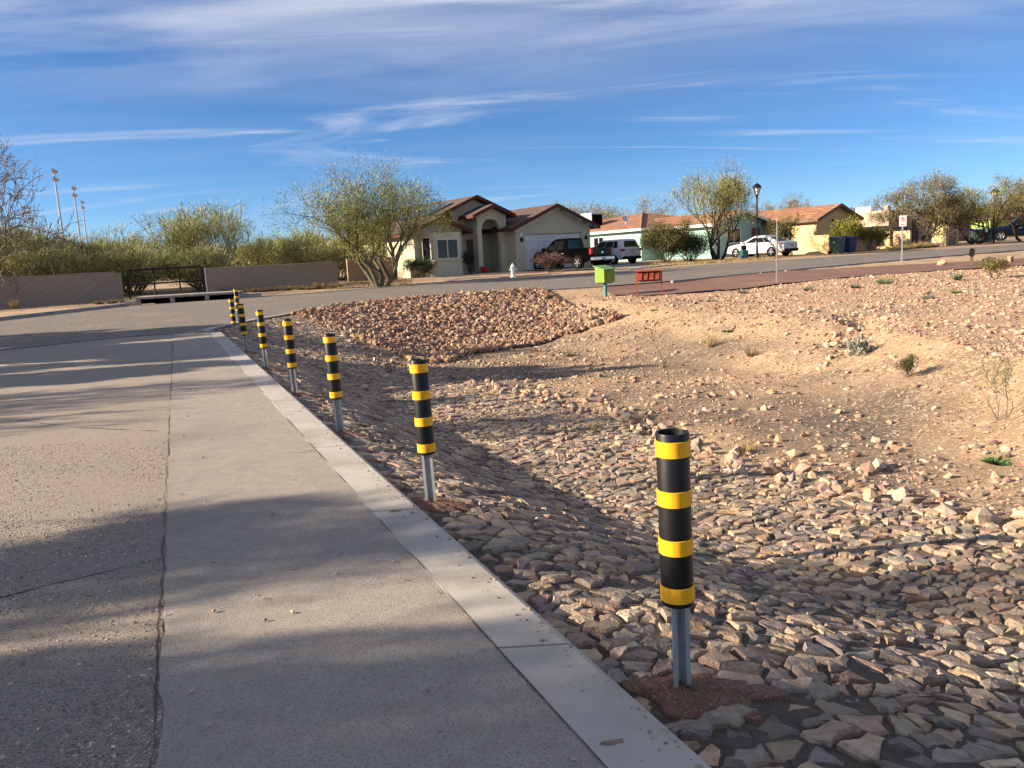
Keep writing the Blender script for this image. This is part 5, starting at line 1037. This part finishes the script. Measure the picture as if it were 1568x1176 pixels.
tree('round_shrub', 'lower dark shrub at the foot of the feathery tree', 'shrub', 12.1, 51.3, 2.0, 2.7, 7, DARKG*1.5, 9, 3, 3, 15000, (.11, .035), 'bark', .1, .7, trunk_r=.03, clump=.15, first=.3, leafgen=4)
RT = 'broad mesquite trees on the right'
tree('mesquite_tree', 'broad mesquite tree behind the no parking sign', 'tree', 30.4, 57.2, 5.0, 7.0, 8, MESQ, 3, 5, 3, 26000, (.17, .034), 'bark', .04, .62, group=RT, trunk_r=.12, clump=.17, lo=.35, topfade=.4, leafgen=3)
tree('mesquite_tree', 'dense mesquite tree behind the right hand street lamp', 'tree', 35.6, 58.8, 4.7, 7.4, 9, np.concatenate([MESQ, OLIVE*.8]), 3, 5, 3, 28000, (.17, .034), 'bark', .03, .66, group=RT, trunk_r=.12, clump=.22, lo=.36, topfade=.3, leafgen=3)
tree('mesquite_tree', 'rightmost mesquite tree at the picture edge', 'tree', 40.5, 60.8, 4.9, 7.6, 10, MESQ, 3, 5, 3, 26000, (.17, .034), 'bark', .03, .66, group=RT, trunk_r=.12, clump=.22, lo=.36, topfade=.3, leafgen=3)
# palo verde thicket behind the left walls
TH_ = 'thicket behind the grey block walls'
for k_, (x, y, h, w_, lb) in enumerate([(-19.4, 50.0, 5.2, 7.2, 'largest pale green palo verde, rounded, above the black railing'), (-27.3, 45.5, 4.3, 6.0, 'palo verde filling the thicket right of the bare tree'), (-31.5, 47.0, 4.6, 6.5, 'palo verde at the left picture edge behind the wall'), (-23.6, 47.0, 3.0, 5.0, 'loose palo verde shrub below the stadium masts'), (-16.3, 55.5, 3.4, 5.4, 'pale palo verde right of the largest one'), (-13.2, 54.0, 2.9, 4.4, 'small palo verde above the right end of the grey wall'), (-21.3, 44.5, 2.4, 3.6, 'low palo verde brush behind the railing, left half'), (-17.6, 45.0, 2.2, 3.4, 'low palo verde brush behind the railing, right half'), (-26.2, 51.5, 3.9, 6.2, 'palo verde deep in the thicket behind the others'), (-29.5, 41.5, 3.4, 5.0, 'palo verde brush just behind the left grey wall'), (-24.8, 42.6, 2.7, 4.2, 'low brush behind the right end of the left grey wall'), (-11.0, 51.5, 2.6, 4.0, 'low palo verde between the grey and the brown wall'), (-33.5, 44.5, 4.4, 6.0, 'leftmost palo verde of the thicket')]):
    tree('palo_verde_shrub', lb, 'shrub', x, y, h, w_, 40+k_, PALO*(1.0 if k_ in (6, 7) else 1.2), 9, 4, 3, 17000, (.34, .026), 'bark_green', .16, .85, group=TH_, trunk_r=.06, clump=.20, first=.30, dirmix=1.0, leafgen=4, rmin=.01)
tree('bare_shrub', 'brownish half bare shrub with arching twigs in the thicket', 'shrub', -24.6, 44.3, 3.6, 4.6, 61, MESQ*1.2, 5, 5, 2, 2600, (.2, .02), 'bark_grey', .06, .75, group=TH_, trunk_r=.05, clump=.1)
tree('bare_tree', 'bare grey branched tree leaning in at the left edge', 'tree', -27.9, 39.9, 8.6, 11.2, 62, MESQ, 4, 6, 3, 1500, (.2, .02), 'bark_grey', .02, .7, trunk_r=.16, rmin=.014, clump=.2)
# distant crowns over the roofs
for k_, (x, y, h, lb, w_) in enumerate([(7.8, 82, 6.0, 'pale bare tree crown rising behind the grey garage roof', 6.5), (16.5, 88, 6.4, 'pale tree crown behind the orange roof and cooler', 8.0), (32.5, 92, 6.0, 'pale tree crown behind the street lamp', 7.0), (12.2, 90, 5.6, 'low pale crown right of the rooftop cooler', 5)]):
    tree('distant_tree', lb, 'tree', x, y, h, w_, 70+k_, MESQ*1.25, 3, 5, 3, 5000, (.26, .04), 'bark_grey', .1, .5, group='tree crowns behind the roofs', trunk_r=.10, clump=.2)
# roadside trees left of the picture, whose crowns shade the near road
SH = 'roadside trees left of the near road'
for k_, (x, y, h, w_, nl, lb) in enumerate([(-14.2, -.1, 7.5, 6.6, 34000, 'tall mesquite left of the camera'), (-16.0, -4.4, 8.0, 6.0, 40000, 'mesquite behind and left of the camera'), (-17.5, 8.0, 6.6, 3.6, 5000, 'thin young mesquite left of the road'), (-22.5, 14.6, 7.2, 10.0, 90000, 'dense mesquite left of the junction'), (-25.5, 18.6, 8.4, 5.2, 22000, 'open mesquite beyond the junction corner')]):
    tree('roadside_tree', lb, 'tree', x, y, h, w_, 80+k_, MESQ, 3, 5, 3, nl, (.2, [.05, .05, .05, .17, .11][k_]), 'bark', .05, .55, group=SH, trunk_r=.13, clump=.10, z=0.0, lo=.22)
# plants at the houses
tree('garden_shrub', 'dark green shrub under the bay window', 'shrub', -5.3, 47.3, 1.25, 2.0, 90, DARKG, 6, 3, 3, 5000, (.09, .045), 'bark', .1, .6, trunk_r=.03, clump=.08, first=.4)
tree('porch_plant', 'dark spiky plant beside the porch pier', 'plant', -2.2, 48.6, 1.5, .8, 91, DARKG*.6, 4, 3, 2, 1600, (.16, .03), 'bark', .3, .2, trunk_r=.03, clump=.06)
tree('red_shrub', 'leafless reddish shrub in front of the black pickup truck', 'shrub', 2.7, 46.2, 1.15, 1.9, 92, PINKT, 9, 4, 3, 5500, (.13, .016), 'bark_grey', .14, .55, trunk_r=.02, clump=.05)
tree('flowering_shrub', 'yellow green flowering shrub at the end of the yellow block wall', 'shrub', 24.3, 55.7, 2.5, 2.3, 93, YELG, 6, 3, 3, 6000, (.12, .05), 'bark', .12, .5, trunk_r=.03, clump=.12, first=.4)
tree('garden_shrub', 'green shrub behind the wheeled bins', 'shrub', 26.2, 55.6, 1.7, 2.4, 94, YELG*.75, 6, 3, 3, 5000, (.11, .05), 'bark', .1, .6, trunk_r=.03, clump=.1, first=.4)
tree('dry_shrub', 'straw coloured shrub between the yellow wall and the bins', 'shrub', 22.9, 53.6, 1.0, 1.5, 95, STRAW*.7, 6, 3, 3, 1500, (.12, .02), 'bark_grey', .15, .5, trunk_r=.018, clump=.06)
for k_, (x, y) in enumerate([(19.9, 57.2), (20.9, 56.9)]): tree('tall_stem_plant', ['left one of two leafy upright plants above the yellow wall', 'right one of two leafy upright plants above the yellow wall'][k_], 'plant', x, y, 2.9, 1.2, 96+k_, YELG*.6, 3, 2, 3, 900, (.16, .05), 'bark_green', .35, .16, trunk_r=.03, clump=.07, first=.5)
tree('bare_shrub', 'tangled leafless shrub right of the courtyard wall', 'shrub', 31.3, 55.9, 1.7, 2.4, 98, MESQ, 6, 4, 3, 900, (.14, .016), 'bark_grey', .12, .6, trunk_r=.025, clump=.06)
# grasses
rr = random.Random(8); ORD = ['first', 'second', 'third', 'fourth', 'fifth', 'sixth', 'seventh', 'eighth', 'ninth', 'tenth', 'eleventh', 'twelfth', 'thirteenth']
for k_ in range(13):
    t = k_/12; x = -15.4 + 6.6*t + rr.uniform(-.2, .2); y = 41.4 - .9*t + rr.uniform(-.3, .1); tuft('dry_grass_tuft', ORD[k_] + ' straw tuft from the railing along the right grey wall', 'grass', x, y, rr.uniform(.3, .5), rr.uniform(.7, 1.2), 260, 200+k_, STRAW, 'dry tufts along the right grey wall', .03, .7)
for k_ in range(5): tuft('dry_grass_tuft', ORD[k_] + ' straw tuft from the left beside the drain inlet', 'grass', -19.6 + k_*.55, 37.3 + k_*.12, .28, .8, 200, 220+k_, STRAW, 'dry tufts left of the drain', .03, .7)
tuft('dry_grass_tuft', 'lone pale weed at the foot of the left grey wall', 'grass', -23.2, 36.6, .55, .5, 160, 230, STRAW*1.1, None, .03, .6)
for k_ in range(6): tuft('dry_grass_tuft', ORD[k_] + ' dry brush clump from the left before the yellow courtyard wall', 'grass', 26.6 + k_*.75, 53.2 + k_*.42 + rr.uniform(-.2, .2), rr.uniform(.4, .65), 1.2, 300, 240+k_, STRAW*.85, 'dry brush before the courtyard wall', .03, .8)
def grass_patch(name, label, poly, n, h, seed, pal, wd=.03):
    rs = np.random.RandomState(seed); P = np.array(poly, float); lo, hi = P.min(0), P.max(0); c = rs.uniform(lo, hi, (n*3, 2)); ins = np.zeros(len(c), bool)
    for i in range(len(P)):
        x1, y1 = P[i]; x2, y2 = P[i-1]; ins ^= ((y1 > c[:, 1]) != (y2 > c[:, 1])) & (c[:, 0] < (x2-x1)*(c[:, 1]-y1)/(y2-y1+1e-9)+x1)
    c = c[ins]; c = c[rs.rand(len(c)) < np.clip(.5+2.5*fbm(c[:, 0]*.8, c[:, 1]*.8), .05, 1)][:n]; q = np.c_[c, ground(c[:, 0], c[:, 1])+.02]; D = rs.normal(0, .55, (len(c), 3)); D[:, 2] = 1
    V, F, C = blades(q, D, h*rs.uniform(.5, 1.3, len(c)), np.full(len(c), wd), rs, pal); return tag(link(name, np_mesh(name, V, F, LEAF, C)), label, 'grass', kind='stuff')
grass_patch('dry_grass', 'short straw grass under the feathery tree', [(8.0, 46.2), (15.5, 47.2), (17.5, 49.5), (12, 52), (8.5, 50)], 9000, .12, 5, STRAW*.9)
grass_patch('dry_grass', 'short dry grass in the yard beside the olive tree', [(-9.2, 39.2), (-5, 40.2), (-5.5, 46), (-9.3, 45.5)], 5000, .12, 6, STRAW*.75)
# basin plants
tree('creosote_shrub', 'small upright olive shrub on the basin floor', 'shrub', 6.14, 11.7, .40, .34, 101, CREO, 8, 3, 3, 1800, (.03, .009), 'bark', .3, .35, trunk_r=.006, clump=.02, rmin=.0015)
tree('bare_sapling', 'thin leafless sapling in the middle of the basin', 'plant', 3.0, 14.5, 1.2, .8, 102, MESQ, 1, 4, 2, 60, (.05, .01), 'bark_grey', .1, .3, trunk_r=.011, clump=.03, first=.7, rmin=.0025)
tree('green_sapling', 'sparse green twigged sapling at the right edge of the basin', 'plant', 5.85, 9.0, .85, .8, 103, PALO*1.1, 4, 4, 2, 300, (.05, .006), 'bark_grey', .12, .55, trunk_r=.007, rmin=.0022, clump=.035)
tree('grey_brittlebush', 'pale grey brittlebush below the sandy bank', 'shrub', 6.45, 14.1, .36, .5, 104, GREYG, 8, 3, 3, 900, (.05, .03), 'bark_grey', .1, .7, trunk_r=.008, clump=.03, rmin=.002)
tuft('weed', 'bright green weed at the lower right of the basin', 'plant', 5.12, 7.9, .10, .42, 260, 105, WEED, None, .022, 1.4)
BG = 'grass tufts on the basin floor'
for k_, (x, y, h, w_, p_, lb) in enumerate([(5.3, 16.8, .34, .36, STRAW*.6, 'olive brown grass tuft below the small rock pile'), (4.85, 18.5, .46, .4, STRAW, 'tall straw tuft left of the olive brown one'), (2.75, 8.95, .2, .35, STRAW, 'small straw tuft behind the nearest marker post'), (1.1, 10.4, .16, .3, STRAW, 'small straw tuft near the edge of the laid stones'), (-.4, 14.0, .2, .4, STRAW*.9, 'straw tuft on the basin floor before the rubble bank'), (1.6, 20.6, .22, .5, CREO, 'greenish tuft at the foot of the rubble bank')]): tuft('grass_tuft', lb, 'grass', x, y, h, w_, 130, 110+k_, p_, BG, .009, .8)
TW = 'green weeds on the gravel terrace'
for k_, (x, y, h, w_, lb) in enumerate([(5.5, 19.3, .12, .5, 'flat green weed nearest the basin bank'), (9.85, 25.3, .26, .42, 'dark green weed right of the pale post'), (11.3, 25.1, .2, .5, 'green weed second from the pale post'), (12.6, 25.8, .34, .7, 'grey green bushy weed in the middle of the terrace'), (11.25, 20.6, .2, .42, 'green weed low on the terrace slope'), (14.7, 25.2, .32, .3, 'blue green upright weed'), (12.4, 21.3, .16, .36, 'small green weed right of the slope one'), (8.0, 26.3, .22, .3, 'thin weed left of the pale post'), (6.4, 24.3, .14, .5, 'sprawling weed in front of the mailbox rack'), (4.5, 23.6, .12, .5, 'sprawling weed on the slope before the rack')]): tuft('weed', lb, 'plant', x, y, h, w_, 150, 130+k_, [WEED, GREYG*.6, WEED*.8][k_ % 3], TW, .014, 1.1)
tree('creosote_shrub', 'yellow green shrub on the terrace near the red path', 'shrub', 16.1, 25.5, .75, .8, 150, YELG*.9, 7, 3, 3, 1600, (.06, .02), 'bark', .25, .4, trunk_r=.01, clump=.04, rmin=.003)

# far scrub that closes the view behind the thicket and the houses
rs = np.random.RandomState(77); n = 60000
a = rs.uniform(-.95, .95, n); d = rs.uniform(105, 190, n); hh = 3.2*(.45 + 1.3*np.clip(vnoise(a*38, d*.02) , 0, 1)); P = np.stack([np.sin(a)*d, np.cos(a)*d, zb(np.cos(a)*d) + rs.rand(n)*hh], -1); D = rs.normal(0, .5, (n, 3)); D[:, 2] += .8
V, F, C = blades(P, D, rs.uniform(.5, 1.3, n), rs.uniform(.2, .4, n), rs, MESQ*.95); tag(link('far_scrub', np_mesh('far_scrub', V, F, LEAF, C)), 'far scrub along the skyline behind the houses', 'scrub', kind='stuff')
